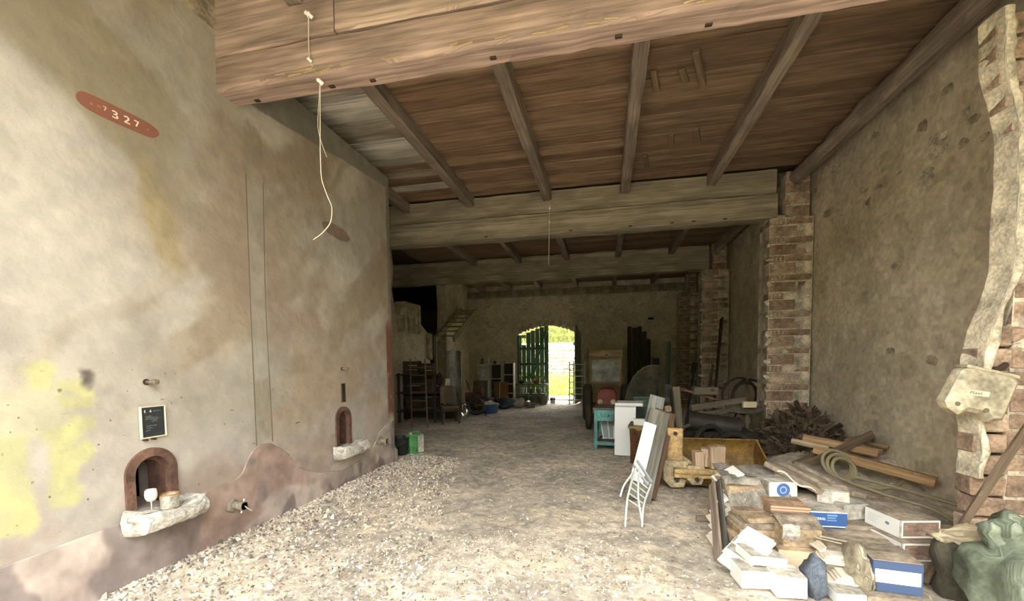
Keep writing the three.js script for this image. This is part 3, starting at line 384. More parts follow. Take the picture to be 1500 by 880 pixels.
// ---------------------------------------------------------------- cart door in the back wall and what lies outside it
{
  const green = M('door_green', 0x7fae8f, { kind: 'wood', roughness: 0.75 }), rail = M('door_green_dark', 0x6a967a, { kind: 'wood', roughness: 0.75 });
  const d = new THREE.Group(); d.name = 'door_1'; d.position.set(-3.53, 0, ZB - 0.12); scene.add(d); tag(d, 'closed green leaf of the boarded cart door with a small square opening', null, null, 'structure');
  for (let i = 0; i < 7; i++) { const w = 1.31 / 7, x = (i + 0.5) * w, top = 2.72 + 0.36 * ss(0, 1.31, x); if (i === 1) { piece('board', cb(w - 0.008, 2.32, 0.035, 0.004, 0.002, 1), green, d, [x, 1.18, 0]); piece('board', cb(w - 0.008, top - 2.64, 0.035, 0.004, 0.001, 1), green, d, [x, (top + 2.64) / 2 - 0.02, 0]); } else piece('board', cb(w - 0.008, top, 0.035, 0.004, 0.002, 1), green, d, [x, top / 2 + 0.02, 0]); }
  for (const y of [0.3, 1.0, 1.55, 2.18]) piece('rail', cb(1.3, 0.1, 0.05, 0.006, 0.002, 0), rail, d, [0.65, y, 0.045]);
  for (const [a, b] of [[[0.55, 1.05], [0.85, 1.52]], [[0.7, 1.6], [1.0, 2.12]], [[0.95, 2.2], [1.2, 2.95]]]) obj('brace', bar([...a, 0.045], [...b, 0.045], 0.09, 0.045), rail, d);
  for (const x of [0.05, 1.27]) piece('stile', cb(0.09, 2.7, 0.05, 0.006, 0.002, 1), rail, d, [x, 1.37, 0.07]);
  const e = new THREE.Group(); e.name = 'door_2'; e.position.set(-0.92, 0, ZB - 0.05); e.rotation.y = -Math.PI / 2 - 0.13 + Math.PI; scene.add(e); tag(e, 'second green leaf of the cart door, swung open into the barn', null, null, 'structure');
  const pale = M('door_green_pale', 0xd5e0d6, { kind: 'wood' });
  for (let i = 0; i < 6; i++) { const w = 0.2, x = -(i + 0.5) * w, top = 2.72 + 0.3 * ss(0, 1.3, -x); piece('board', cb(w - 0.008, top, 0.04, 0.004, 0.002, 1), pale, e, [x, top / 2 + 0.03, 0]); }
  for (const y of [0.35, 1.2, 2.3]) piece('rail', cb(1.18, 0.1, 0.05, 0.006, 0.002, 0), rail, e, [-0.6, y, -0.045]);
  // outside, behind the barn
  const gr = M('grass_soil', 0x8f9a4e, { kind: 'blot', roughness: 1 });
  const meadow = sheet((u, v) => { const x = lerp(-40, 40, u), z = lerp(-17.65, -60, v); return [x, 0.02 + 0.55 * ss(-19.5, -23.5, z) + 0.12 * (fbm(x * 0.4, z * 0.4, 3) - 0.5), z]; }, 60, 60, 0, 20); tag(struct('ground_meadow', meadow, gr), 'sunlit grass behind the barn', null, null, 'structure');
  tag(obj('apron', bx(3.6, 0.06, 1.9, -2.2, 0.04, -18.5, { c: 0.02 }), M('pale_gravel', 0xcfc6b2, { kind: 'blot' })), 'pale sunlit stone apron outside the back door', 'apron', null, 'structure');
  const blade = new THREE.BufferGeometry(); { const p = [], ix = []; for (let k = 0; k < 5; k++) { const a = k * 1.257, c = Math.cos(a), s = Math.sin(a), o = p.length / 3; p.push(-0.02 * s, 0, 0.02 * c, 0.02 * s, 0, -0.02 * c, 0.14 * c, 0.55, 0.14 * s, 0.36 * c, 0.85, 0.36 * s); ix.push(o, o + 1, o + 2, o + 2, o + 1, o + 3); } blade.setAttribute('position', new THREE.Float32BufferAttribute(p, 3)); blade.setIndex(ix); blade.computeVertexNormals(); }
  tag(scatter('grass', blade, M('grass_blade', 0xffffff, { side: THREE.DoubleSide, roughness: 0.8 }), 5000, () => { const x = rr(-7, 3), z = rr(-19.6, -27), s = rr(0.15, 0.5); return { p: [x, 0.02 + 0.55 * ss(-19.5, -23.5, z), z], e: [0, rr(0, 6), 0], s: [s, s, s] }; }, () => pick(['#8fa23f', '#a5b04c', '#7c9238', '#b9bd63'])), 'long yellow-green grass outside the back door', 'grass', null, 'stuff');
  const wall = thing('garden_wall', 'sunlit pale rubble stone wall seen through the back doorway', 'wall', [-3, 0.5, -26]);
  obj('wall_core', bx(16, 2.3, 0.4, 0, 1.15, -0.25), M('pale_mortar', 0xe6dfd0, { kind: 'stone' }), wall);
  const gs = [...Array(6)].map(() => stone(0.2, 0.12, 0.1)), sm = [M('garden_stone_a', 0xe2dac8, { kind: 'stone' }), M('garden_stone_b', 0xd6cdb9, { kind: 'stone' })];
  for (let j = 0; j < 10; j++) for (let i = 0; i < 14; i++) piece('stone', pick(gs), pick(sm), wall, [-2.4 + i * 0.36 + (j % 2) * 0.18 + rr(-0.03, 0.03), 0.12 + j * 0.225, -0.03], [0, 0, rr(-0.15, 0.15)]);
  const leaf = new THREE.BufferGeometry(); leaf.setAttribute('position', new THREE.Float32BufferAttribute([0, 0, 0, 0.5, 0.12, 0.15, 1, 0, 0, 0, 0, 0, 1, 0, 0, 0.5, 0.12, -0.15], 3)); leaf.computeVertexNormals();
  tag(scatter('hedge', leaf, M('hedge_leaf', 0xffffff, { side: THREE.DoubleSide, roughness: 0.7 }), 9000, () => { const x = rr(-9, 4), z = -27.2 - rr(0, 1.6), h = 4.6 + 1.4 * fbm(x * 0.6, 3, 3), y = 1.5 + (h - 1.5) * Math.sqrt(rnd()), s = rr(0.1, 0.22); return { p: [x, y, z + (h - y) * 0.1], e: [rr(-1, 1), rr(0, 6), rr(-1, 1)], s: [s, s, s] }; }, () => pick(['#a8b04a', '#c2c25e', '#8f9c3e', '#b3a94a'])), 'yellow-green hedge growing above the sunlit garden wall', 'hedge', null, 'stuff');
  tag(obj('hedge_core', lump(7.5, 3.0, 0.7, 0.2).translate(-3, 2.6, -28.2), M('hedge_dark', 0x6c7431, { kind: 'blot' })), 'dense dark inside of the hedge above the garden wall', 'hedge', null, 'stuff');
  // the tall hedge across the yard, which keeps the low sky out of the barn
  tag(obj('yard_hedge', [...Array(13)].map((_, i) => lump(3.4, 4.2, 2, 0.3, 3, 1.6).translate(-30 + i * 5, 3.4, 15 + (i % 2) * 1.2)), M('yard_leaf', 0x5d6b3c, { kind: 'blot', roughness: 0.9 })), 'tall dark hedge along the far side of the front yard', 'hedge', null, 'stuff');
  // the yard the light comes from, before the barn
  const yard = new THREE.PlaneGeometry(90, 60, 1, 1).toNonIndexed(); yard.rotateX(-Math.PI / 2); yard.translate(0, -0.06, ZF + 29.9); boxUV(yard, 0); tag(struct('ground_yard', yard, M('yard_gravel', 0x9a9482, { kind: "blot", roughness: 1 })), 'sunlit pale gravel yard before the barn', null, null, 'structure');
}

// ---------------------------------------------------------------- on the vat: slate, taps, stone ledges, glass and pot
{
  const lime = M('ledge_stone', 0xf0ece2, { kind: 'stone', roughness: 0.9 }), brass = M('tap_metal', 0xb9ab98, { metalness: 0.55, roughness: 0.45, kind: 'blot' }), iron = M('old_iron');
  function ledge(label, z0, w, y, d) {
    const t = thing('stone_ledge', label, 'ledge', [XL + 0.015, y, z0 - w / 2]);
    const slab = sheet((u, v) => { const a = (v - 0.5) * 2, zz = -(v - 0.5) * w, xx = u * d * (1 - 0.25 * Math.abs(a) ** 3), lip = 0.035 * ss(0.25, 0.42, Math.abs(v - 0.5)) + 0.012 * ss(0.7, 0.95, u); return [xx, 0.045 + lip + 0.03 * (fbm(xx * 22, zz * 22 + w * 40, 4) - 0.5), zz]; }, 14, 26, 0, 0);
    const under = sheet((u, v) => { const a = (v - 0.5) * 2, zz = (v - 0.5) * w, xx = u * d * (1 - 0.25 * Math.abs(a) ** 3); return [xx, -0.09 + 0.055 * u * u + 0.03 * (fbm(xx * 22 + 9, zz * 22, 4) - 0.5), zz]; }, 14, 26, 0, 0);
    const rim = sheet((u, v) => { let z, x; const q = u * (2 * d + w); const c = clamp((q - d) / w), a = (c - 0.5) * 2; if (q < d) { z = 0.5 * w; x = q * 0.75; } else if (q > d + w) { z = -0.5 * w; x = (2 * d + w - q) * 0.75; } else { z = -(c - 0.5) * w; x = d * (1 - 0.25 * Math.abs(a) ** 3); } const vv = Math.abs(z / w), lip = 0.035 * ss(0.25, 0.42, vv) + 0.012 * ss(0.7, 0.95, x / d), y0 = -0.09 + 0.055 * (x / d) ** 2, y1 = 0.045 + lip; const b = 0.5 + fbm(z * 22 + 30, x * 22 + v * 3.2, 4); return [x * (0.94 + 0.06 * b) + 0.03 * Math.sin(v * Math.PI) * b * (q > d && q < d + w ? 1 : 0.3), lerp(y0, y1, v) + 0.03 * (fbm(x * 22, z * 22 + w * 40, 4) - 0.5) * v, z + (q < d ? 1 : q > d + w ? -1 : 0) * 0.02 * Math.sin(v * Math.PI) * b]; }, 70, 12, 0, 0);
    obj('basin', [slab, under, rim], lime, t);
    for (const s of [-1, 1]) piece('corner_lump', lump(0.1, 0.05, 0.07, 0.35, 3, 1.7), lime, t, [d * 0.55, 0.035, s * (w / 2 - 0.055)], [0, rr(0, 2), 0]);
    return t;
  }
  ledge('broad whitewashed stone ledge under the nearest arched hatch, holding a glass and a pot', -2.26, 0.46, 0.5, 0.27);
  ledge('smaller white stone ledge under the far narrow hatch', -4.62, 0.5, 0.5, 0.24);
  // wine glass
  const g = thing('wine_glass', 'dusty stemmed wine glass standing on the near stone ledge', 'glass', [-3.18, 0.545, -2.375]);
  const gm = M('dusty_glass', 0xf4f1ea, { roughness: 0.25, transmission: 0.35, thickness: 0 });
  obj('bowl', lathe([[0.004, 0.085], [0.025, 0.092], [0.036, 0.115], [0.038, 0.14], [0.034, 0.172], [0.032, 0.172], [0.035, 0.14], [0.033, 0.117], [0.023, 0.096], [0.0, 0.09]], 28), gm, g);
  obj('stem', lathe([[0.0, 0.002], [0.005, 0.006], [0.0035, 0.03], [0.0035, 0.075], [0.008, 0.09], [0, 0.09]], 14), gm, g);
  obj('foot', lathe([[0, 0], [0.034, 0], [0.034, 0.003], [0.006, 0.008], [0, 0.008]], 28), gm, g);
  const pot = thing('ceramic_pot', 'white pot with an orange-brown rim beside the wine glass', 'pot', [-3.16, 0.545, -2.49]);
  obj('body', lathe([[0, 0], [0.052, 0], [0.056, 0.01], [0.06, 0.105], [0.055, 0.105], [0.05, 0.012], [0, 0.012]], 32), M('pot_glaze', 0xd8d3c6, { kind: 'blot', roughness: 0.4 }), pot);
  obj('rim', tr(new THREE.TorusGeometry(0.0575, 0.005, 8, 32).toNonIndexed(), 0, 0.107, 0, Math.PI / 2), M('pot_rim', 0xa9773d, { roughness: 0.5 }), pot);
  // slate
  const slate = print(256, 320, (c, w, h) => { c.fillStyle = '#262a2c'; c.fillRect(0, 0, w, h); for (let i = 0; i < 300; i++) { c.fillStyle = `rgba(120,130,130,${0.02 + 0.05 * rnd()})`; c.fillRect(rr(0, w), rr(0, h), rr(10, 70), rr(2, 10)); } c.fillStyle = 'rgba(235,235,230,0.9)'; c.font = 'bold 40px sans-serif'; c.fillText('E', 26, 56); c.fillText('4', 88, 58); c.strokeStyle = 'rgba(225,228,226,0.55)'; c.lineWidth = 3; const ln = (y, x0, x1) => { c.beginPath(); c.moveTo(x0, y); for (let x = x0; x < x1; x += 6) c.lineTo(x, y + rr(-6, 6)); c.stroke(); }; ln(46, 130, 225); ln(98, 40, 110); ln(112, 44, 180); ln(132, 34, 190); ln(150, 110, 176); ln(200, 44, 170); ln(222, 44, 120); ln(250, 40, 100); });
  const cbd = thing('chalkboard', 'small framed slate with faint chalk writing above the near hatch', 'chalkboard', [XL + 0.02, 1.19, -2.49]); cbd.rotation.set(0, Math.PI / 2, 0);
  obj('backing', bx(0.165, 0.225, 0.012, 0, 0, 0), M('slate_back', 0x2a2c2c, {}), cbd);
  const face = new THREE.PlaneGeometry(0.16, 0.22).toNonIndexed(); face.translate(0, 0, 0.0068); obj('slate_face', face, M('slate', 0xffffff, { map: slate, roughness: 0.8 }), cbd);
  const fw = M('pale_frame', 0xcfc8b0, {}); for (const [w, h, x, y] of [[0.18, 0.01, 0, 0.114], [0.18, 0.01, 0, -0.114], [0.01, 0.23, 0.086, 0], [0.01, 0.23, -0.086, 0]]) obj('frame_strip', bx(w, h, 0.022, x, y, 0.004), fw, cbd);
  obj('support_nail', [-0.06, 0.0].map((x) => cyl(0.008, 0.05, x, -0.128, -0.002, { rx: Math.PI / 2, n: 8 })), iron, cbd);
  // sampling taps and outlet valves
  function tap(label, y, z) { const t = thing('sampling_tap', label, 'tap', [XL, y, z]); obj('rosette', cyl(0.022, 0.012, 0.006, 0, 0, { rz: Math.PI / 2 }), iron, t); obj('spout', [cyl(0.013, 0.09, 0.05, 0, 0, { rz: Math.PI / 2 }), cyl(0.019, 0.035, 0.09, 0, 0, { rz: Math.PI / 2 })], brass, t); return t; }
  tap('short metal tasting tap above the small slate', 1.485, -2.47); tap('short metal tasting tap above the far narrow hatch', 1.545, -4.86);
  const sl = thing('level_gauge', 'narrow dark upright plate between the far tap and the far hatch', 'plate', [XL + 0.004, 1.235, -4.87]); obj('plate', bx(0.012, 0.24, 0.07, 0, 0, 0), M('gauge_dark', 0x3a3428, { kind: 'blot' }), sl); obj('gauge_frame', [bx(0.02, 0.25, 0.012, 0, 0, 0.037), bx(0.02, 0.25, 0.012, 0, 0, -0.037)], M('gauge_edge', 0x54493a, {}), sl);
  function valve(label, y, z) {
    const t = thing('outlet_valve', label, 'valve', [XL, y, z]), w = M('valve_white', 0xcfc6b6, { kind: 'blot', metalness: 0.3, roughness: 0.55 });
    obj('flange', [cyl(0.06, 0.03, 0.02, 0, 0, { rz: Math.PI / 2, n: 12 }), lump(0.03, 0.06, 0.065, 0.3).translate(0.03, 0, 0)], w, t); obj('barrel', [cyl(0.036, 0.12, 0.09, 0, 0, { rz: Math.PI / 2 }), cyl(0.045, 0.03, 0.135, 0, 0, { rz: Math.PI / 2, n: 8 })], w, t);
    obj('handle', [bar([0.15, 0, 0], [0.2, -0.05, -0.03], 0.012, 0.012), bar([0.13, -0.06, 0.02], [0.13, 0.06, -0.02], 0.014, 0.014)], M('valve_steel', 0xd4d0c6, { metalness: 0.7, roughness: 0.35 }), t);
  }
  valve('white-stained outlet valve low on the wall right of the near hatch', 0.34, -3.14); valve('small outlet valve beside the far stone ledge', 0.46, -5.7);
}

// ---------------------------------------------------------------- hanging things
{
  const por = M('porcelain', 0xf1eee4, { roughness: 0.25 }), wire = M('wire_pale', 0xd6cdb8, {});
  const t = thing('hanging_wire', 'pale wire with white insulators dangling from the nearest beam before the vat', 'wire', [0, 0, 0]);
  for (const [x, y, z, s] of [[-2.34, 4.42, -3.13, 1], [-2.31, 4.4, -3.12, 1], [-2.35, 4.08, -3.15, 0.8], [-2.33, 3.97, -3.25, 1.2]]) { const m = obj('insulator', lathe([[0, -0.022], [0.012, -0.022], [0.016, -0.01], [0.011, 0], [0.016, 0.01], [0.012, 0.022], [0, 0.022]], 14), por, t); m.position.set(x, y, z); m.rotation.set(0.9, 0, 0.5); m.scale.setScalar(s * 1.1); }
  obj('wire', [tube([[-2.33, 4.42, -3.13], [-2.36, 4.2, -3.16], [-2.35, 4.08, -3.16], [-2.33, 3.97, -3.25]], 0.004), tube([[-2.33, 3.97, -3.25], [-2.38, 3.6, -3.3], [-2.385, 3.4, -3.3], [-2.38, 3.2, -3.3], [-2.33, 3.05, -3.3], [-2.29, 2.95, -3.3], [-2.3, 2.82, -3.29], [-2.38, 2.73, -3.28], [-2.46, 2.68, -3.27]], 0.0045, 60), tube([[-2.34, 3.97, -3.26], [-2.4, 3.65, -3.3], [-2.37, 3.5, -3.3], [-2.33, 3.38, -3.31]], 0.0025, 30)], wire, t);
  const t2 = thing('hanging_string', 'thin string hanging from the lime-whitened beam near the middle of the barn', 'string', [0, 0, 0]); obj('string', tube([[-0.98, 4.5, -7.88], [-0.99, 4.0, -7.87], [-1.0, 3.4, -7.87]], 0.006, 30), wire, t2); obj('knot', [[-0.98, 4.42], [-0.985, 4.18]].map(([x, y]) => lump(0.016, 0.02, 0.016, 0.2, 1).translate(x, y, -7.88)), por, t2);
}

// ---------------------------------------------------------------- left far side, in the gloom behind the vat
{
  const G = (x, z) => ground(x, z), dark = M('dark_wood', 0x4d4034, { kind: 'wood' }), grey = M('grey_wood', 0x857763, { kind: 'wood' }), white = M('white_paint', 0xece8dc, { kind: 'blot' }), black = M('black_plastic', 0x26282a, { roughness: 0.5 }), rust = M('rust', 0x6b4a38, { kind: 'blot', roughness: 0.9 }), steel = M('grey_steel', 0x8c8c86, { metalness: 0.6, roughness: 0.45, kind: 'blot' });
  // green canister, bucket, white bottle at the vat's corner
  const j = thing('jerry_can', 'bright green canister with a white side at the corner of the vat', 'canister', [-3.33, G(-3.33, -7), -7.0], -0.5); const jg = M('can_green', 0x66ad6d, { roughness: 0.45, kind: 'blot' });
  obj('body', [bx(0.19, 0.36, 0.3, 0, 0.18, 0, { c: 0.03 })], jg, j); obj('side_panel', bx(0.008, 0.3, 0.12, 0.096, 0.18, -0.07, {}), white, j); obj('handle', [bar([0, 0.4, -0.09], [0, 0.4, 0.06], 0.025, 0.025, 0.008), bar([0, 0.34, -0.09], [0, 0.41, -0.09], 0.025, 0.025), bar([0, 0.34, 0.06], [0, 0.41, 0.06], 0.025, 0.025)], jg, j); obj('cap', cyl(0.028, 0.04, 0.04, 0.375, 0.11, {}), white, j);
  const b = thing('bucket', 'black bucket half hidden by the vat, beside the green canister', 'bucket', [-3.5, G(-3.5, -6.8), -6.8]); obj('shell', lathe([[0, 0.01], [0.11, 0], [0.15, 0.3], [0.158, 0.3], [0.158, 0.31], [0.143, 0.31], [0.105, 0.02], [0, 0.02]], 24), black, b); obj('handle', tube([[-0.15, 0.3, 0], [-0.1, 0.2, 0.14], [0.08, 0.2, 0.15], [0.15, 0.3, 0]], 0.004, 16), steel, b);
  const bo = thing('plastic_bottle', 'white plastic bottle on the ground by the vat corner', 'bottle', [-3.42, G(-3.4, -6.45), -6.45]); obj('body', lathe([[0, 0], [0.04, 0], [0.042, 0.14], [0.015, 0.19], [0, 0.19]], 16), white, bo); obj('cap', cyl(0.015, 0.025, 0, 0.2, 0, {}), jg, bo);
  // ladder
  const l = thing('ladder', 'slim wooden ladder leaning against dark shelves behind the vat', 'ladder', [0, 0, 0]); for (const [a, c] of [[[-4.72, 0.02, -9.8], [-5.02, 1.72, -10.4]], [[-4.28, 0.02, -9.75], [-4.58, 1.72, -10.35]]]) obj('rail', bar(a, c, 0.06, 0.035), grey, l); for (let i = 1; i < 8; i++) { const k = i / 8; obj('rung', bar([-4.72 - 0.3 * k, 0.02 + 1.7 * k, -9.8 - 0.6 * k], [-4.28 - 0.3 * k, 0.02 + 1.7 * k, -9.75 - 0.6 * k], 0.028, 0.028, 0.008), grey, l); }
  // shelving
  const s = thing('shelf_rack', 'dark wooden rack of shelves behind the ladder', 'rack', [-5.0, 0, -10.9], 0.1); for (const x of [-0.5, 0.5]) for (const z of [-0.25, 0.25]) obj('post', bx(0.06, 1.35, 0.06, x, 0.67, z), dark, s); for (const y of [0.3, 0.8, 1.3]) obj('shelf', bx(1.16, 0.03, 0.56, 0, y, 0), dark, s); for (let i = 0; i < 4; i++) obj('back_board', bx(1.16, 0.3, 0.02, 0, 0.18 + i * 0.32, -0.27), dark, s);
  const cr = M('crate_wood', 0x5c4c3a, { kind: 'wood' }); [[-5.2, 1.315, -10.9, 0.42, 0.36, 'dark wooden crate on the rack behind the ladder, at its left'], [-4.75, 1.315, -10.95, 0.36, 0.3, 'dark wooden crate on the rack behind the ladder, at its right'], [-5.15, 0.315, -10.9, 0.4, 0.4, 'dim crate on the lowest shelf of the rack, at its left'], [-4.72, 0.815, -10.85, 0.34, 0.36, 'dim crate on the middle shelf of the rack']].forEach(([x, y, z, w, h, lab]) => { const t = thing('crate', lab, 'crate', [x, y, z], 0.1, 'crates on the dark rack'); for (let i = 0; i < 3; i++) for (const q of [-1, 1]) obj('slat', bx(w, h / 3 - 0.015, 0.014, 0, (i + 0.5) * h / 3, q * 0.17), cr, t); for (const q of [-1, 1]) obj('end', bx(0.016, h, 0.33, q * (w / 2 - 0.01), h / 2, 0), cr, t); obj('bottom', bx(w - 0.04, 0.014, 0.32, 0, 0.01, 0), cr, t); });
  const wp = thing('paint_tin', 'pale square tin on a post beside the rack', 'tin', [-4.2, 1.0, -10.6]); obj('body', bx(0.16, 0.2, 0.16, 0, 0.1, 0, { c: 0.01 }), white, wp); obj('lid', bx(0.13, 0.02, 0.13, 0, 0.205, 0), steel, wp);
  // chair
  const c = thing('wooden_chair', 'old grey high-backed chair with a tin on its back, right of the ladder', 'chair', [-4.08, 0, -10.75], 0.5); obj('seat', bx(0.46, 0.06, 0.46, 0, 0.44, 0), grey, c); for (const [x, z] of [[-0.2, -0.2], [0.2, -0.2], [-0.2, 0.2], [0.2, 0.2]]) obj('leg', bar([x, 0.43, z], [x * 1.1, 0.0, z * 1.1], 0.045, 0.045), dark, c); obj('backrest', [bx(0.44, 0.46, 0.04, 0, 0.74, -0.23, { rx: -0.1, c: 0.012 })], grey, c); obj('apron', bx(0.4, 0.08, 0.03, 0, 0.37, 0.2), dark, c);
  wp.position.set(-4.18, 0.985, -10.98);
  // silver sack
  const sv = thing('foil_sack', 'crumpled silvery sack lying on the floor by the chair', 'sack', [-4.05, 0.12, -11.75]); obj('body', lump(0.13, 0.2, 0.16, 0.9, 3, 2.4), M('foil', 0xe2e2e2, { metalness: 0.85, roughness: 0.25 }), sv);
  // tall panel
  const tp = thing('curved_panel', 'tall bent grey metal panel standing upright behind the chair', 'panel', [-4.3, 0.35, -11.7], 0.3); obj('panel', sheet((u, v) => { const a = (u - 0.5) * 1.4; return [0.34 * Math.sin(a), v * 1.6 + 0.04 * Math.sin(u * 3), -0.2 * Math.cos(a)]; }, 14, 10, 0.02), steel, tp); obj('stand', bx(0.5, 0.36, 0.4, 0, -0.17, -0.15), dark, tp);
  // a motor with a wheel, barrel, tub
  const mo = thing('motor_cultivator', 'old machine with a spoked wheel, left of the white cupboards', 'machine', [-3.95, 0, -12.7], -0.2);
  obj('wheel', tr(new THREE.TorusGeometry(0.24, 0.05, 8, 24).toNonIndexed(), 0.15, 0.29, 0.25, 0, 0.3), black, mo); for (let i = 0; i < 4; i++) obj('spoke', tr(cyl(0.012, 0.46, 0, 0, 0, {}), 0.15, 0.29, 0.25, 0, 0.3, i * Math.PI / 4), rust, mo); obj('engine', [bx(0.35, 0.3, 0.4, -0.1, 0.55, 0, { c: 0.03, j: 0.02 }), cyl(0.13, 0.3, 0.1, 0.75, -0.05, { rz: 1.57 })], rust, mo); obj('frame', [bar([-0.3, 0.35, 0.2], [0.4, 0.35, 0.2], 0.05, 0.05), bar([0.3, 0.35, 0], [0.55, 0.02, 0.35], 0.04, 0.04), bar([-0.3, 0.35, -0.1], [-0.4, 0.0, 0.1], 0.05, 0.05)], rust, mo); obj('handlebar', [bar([-0.2, 0.6, -0.1], [-0.5, 1.05, -0.3], 0.03, 0.03), bar([0.1, 0.6, -0.1], [-0.1, 1.05, -0.35], 0.03, 0.03)], rust, mo);
  const ba = thing('oil_drum', 'grey-brown drum standing on a box behind the spoked wheel', 'drum', [-4.1, 0.42, -13.9]); obj('shell', lathe([[0, 0], [0.27, 0], [0.28, 0.02], [0.27, 0.05], [0.27, 0.25], [0.285, 0.27], [0.27, 0.29], [0.27, 0.55], [0.28, 0.57], [0.25, 0.58], [0, 0.56]], 28), M('drum_grey', 0x6f685c, { kind: 'blot', roughness: 0.6 }), ba); const bb = thing('wooden_box', 'low dark wooden box under the drum', 'box', [-4.1, 0, -13.9]); for (let i = 0; i < 3; i++) obj('board', bx(0.7, 0.13, 0.6, 0, 0.07 + i * 0.14, 0), dark, bb);
  const tub = thing('plastic_tub', 'blue plastic tub on the floor before the white cupboards', 'tub', [-3.62, 0, -13.2]); obj('shell', lathe([[0, 0.01], [0.24, 0], [0.29, 0.26], [0.31, 0.27], [0.305, 0.285], [0.275, 0.27], [0.23, 0.02], [0, 0.02]], 28), M('tub_blue', 0x3d5f8c, { roughness: 0.5 }), tub); for (const q of [-1, 1]) obj('handle', bar([q * 0.3, 0.25, -0.06], [q * 0.3, 0.25, 0.06], 0.03, 0.02), M('tub_blue'), tub); const rag = thing('white_rags', 'heap of pale rags in the blue tub', 'rags', [-3.62, 0.26, -13.2]); obj('heap', lump(0.22, 0.09, 0.22, 0.8, 3, 2), white, rag);
  // white cupboards and shelf
  function cupboard(lab, x, z, w, h, d, turn, shelves) { const t = thing('cupboard', lab, 'cupboard', [x, 0, z], turn, 'white cupboards by the back wall'); for (const q of [-1, 1]) obj('side', bx(0.025, h, d, q * (w / 2 - 0.0125), h / 2, 0), white, t); obj('top', bx(w - 0.05, 0.025, d, 0, h - 0.013, 0), white, t); obj('back_panel', bx(w - 0.05, h - 0.03, 0.012, 0, h / 2, -d / 2 + 0.01), dark, t); if (shelves) for (let i = 0; i < shelves; i++) obj('shelf', bx(w - 0.05, 0.03, d - 0.02, 0, 0.1 + i * (h - 0.2) / shelves, 0.0), white, t); else { const dr = obj('door', bx(w - 0.01, h - 0.02, 0.02, 0, h / 2, d / 2 + 0.01), white, t); obj('knob', cyl(0.018, 0.03, w * 0.35, h / 2, d / 2 + 0.035, { rx: 1.57 }), steel, dr); } return t; }
  cupboard('leftmost white cupboard, closed, by the back wall', -4.5, -15.65, 0.5, 1.56, 0.4, 0.15); cupboard('middle white cupboard with its door ajar by the back wall', -3.98, -15.5, 0.42, 1.56, 0.38, 0.12, 3); cupboard('white open set of shelves nearest the green door', -3.55, -15.7, 0.44, 1.6, 0.35, 0.05, 4);
  const pn = thing('chipboard_panel', 'brown board leaning before the white shelves', 'board', [-3.66, 0.26, -14.9]); obj('board', bx(0.56, 0.64, 0.02, 0, 0.33, 0, { rx: -0.1 }), M('chipboard', 0x93683c, { kind: 'wood' }), pn); obj('white_edge', bx(0.025, 0.66, 0.03, -0.04, 0.33, 0.012, { rx: -0.1 }), white, pn);
  for (const [x, w, h, lab, m] of [[-3.87, 0.28, 0.36, 'black canister under the brown board, at its left', black], [-3.5, 0.3, 0.34, 'dark green crate under the brown board, at its right', M('crate_green', 0x3d4a38, {})]]) { const t = thing('canister', lab, 'canister', [x, 0, -14.75]); obj('body', bx(w, h - 0.06, 0.28, 0, (h - 0.06) / 2, 0, { c: 0.02 }), m, t); obj('grip', bar([-0.08, h - 0.03, 0], [0.08, h - 0.03, 0], 0.03, 0.03), m, t); obj('lid', bx(w * 0.9, 0.02, 0.25, 0, h - 0.055, 0), m, t); }
  for (const [x, z, r, h, lab] of [[-4.55, -15.6, 0.07, 0.22, 'grey jug on the leftmost white cupboard'], [-4.32, -15.6, 0.06, 0.26, 'white jar on the leftmost white cupboard'], [-4.0, -15.4, 0.06, 0.12, 'small dark pot on the middle white cupboard']]) { const t = thing('jar', lab, 'jar', [x, 1.56, z]); obj('body', lathe([[0, 0], [r, 0], [r * 1.05, h * 0.6], [r * 0.7, h], [r * 0.6, h], [r * 0.9, h * 0.6], [0, 0.01]], 18), x < -4.4 ? grey : x < -4.1 ? white : dark, t); }
  // bags by the work bench
  [[-3.45, -14.7, 0.3, 0x3c4250, 'dark blue bin bag on the floor left of the work bench'], [-3.0, -14.75, 0.22, 0xa9a294, 'pale bag of rags on the floor before the work bench'], [-3.15, -15.45, 0.24, 0x2f2c2a, 'black bin bag behind the pale bag'], [-2.6, -14.9, 0.18, 0x787064, 'small grey bag at the right of the pale bag']].forEach(([x, z, r, col, lab], i) => { const t = thing('bag', lab, 'bag', [x, r * 0.55, z]); obj('body', lump(r, r * 0.6, r * 0.8, 0.7, 3, 2.2), M('bag_' + i, col, { roughness: 0.5 }), t); });
  // work bench before the green door, its crates and pots
  const wb = thing('work_bench', 'metal-framed bench heaped with pots before the green door', 'bench', [-2.75, 0, -16.3]); obj('worktop', bx(1.2, 0.05, 0.6, 0, 0.76, 0), grey, wb); for (const x of [-0.55, 0.55]) for (const z of [-0.25, 0.25]) obj('leg', bx(0.05, 0.74, 0.05, x, 0.37, z), M('frame_green', 0x5d7f66, { roughness: 0.5 }), wb); obj('shelf', bx(1.12, 0.03, 0.5, 0, 0.38, 0), grey, wb); obj('rail', bx(1.12, 0.05, 0.03, 0, 0.69, 0.26), M('frame_green'), wb);
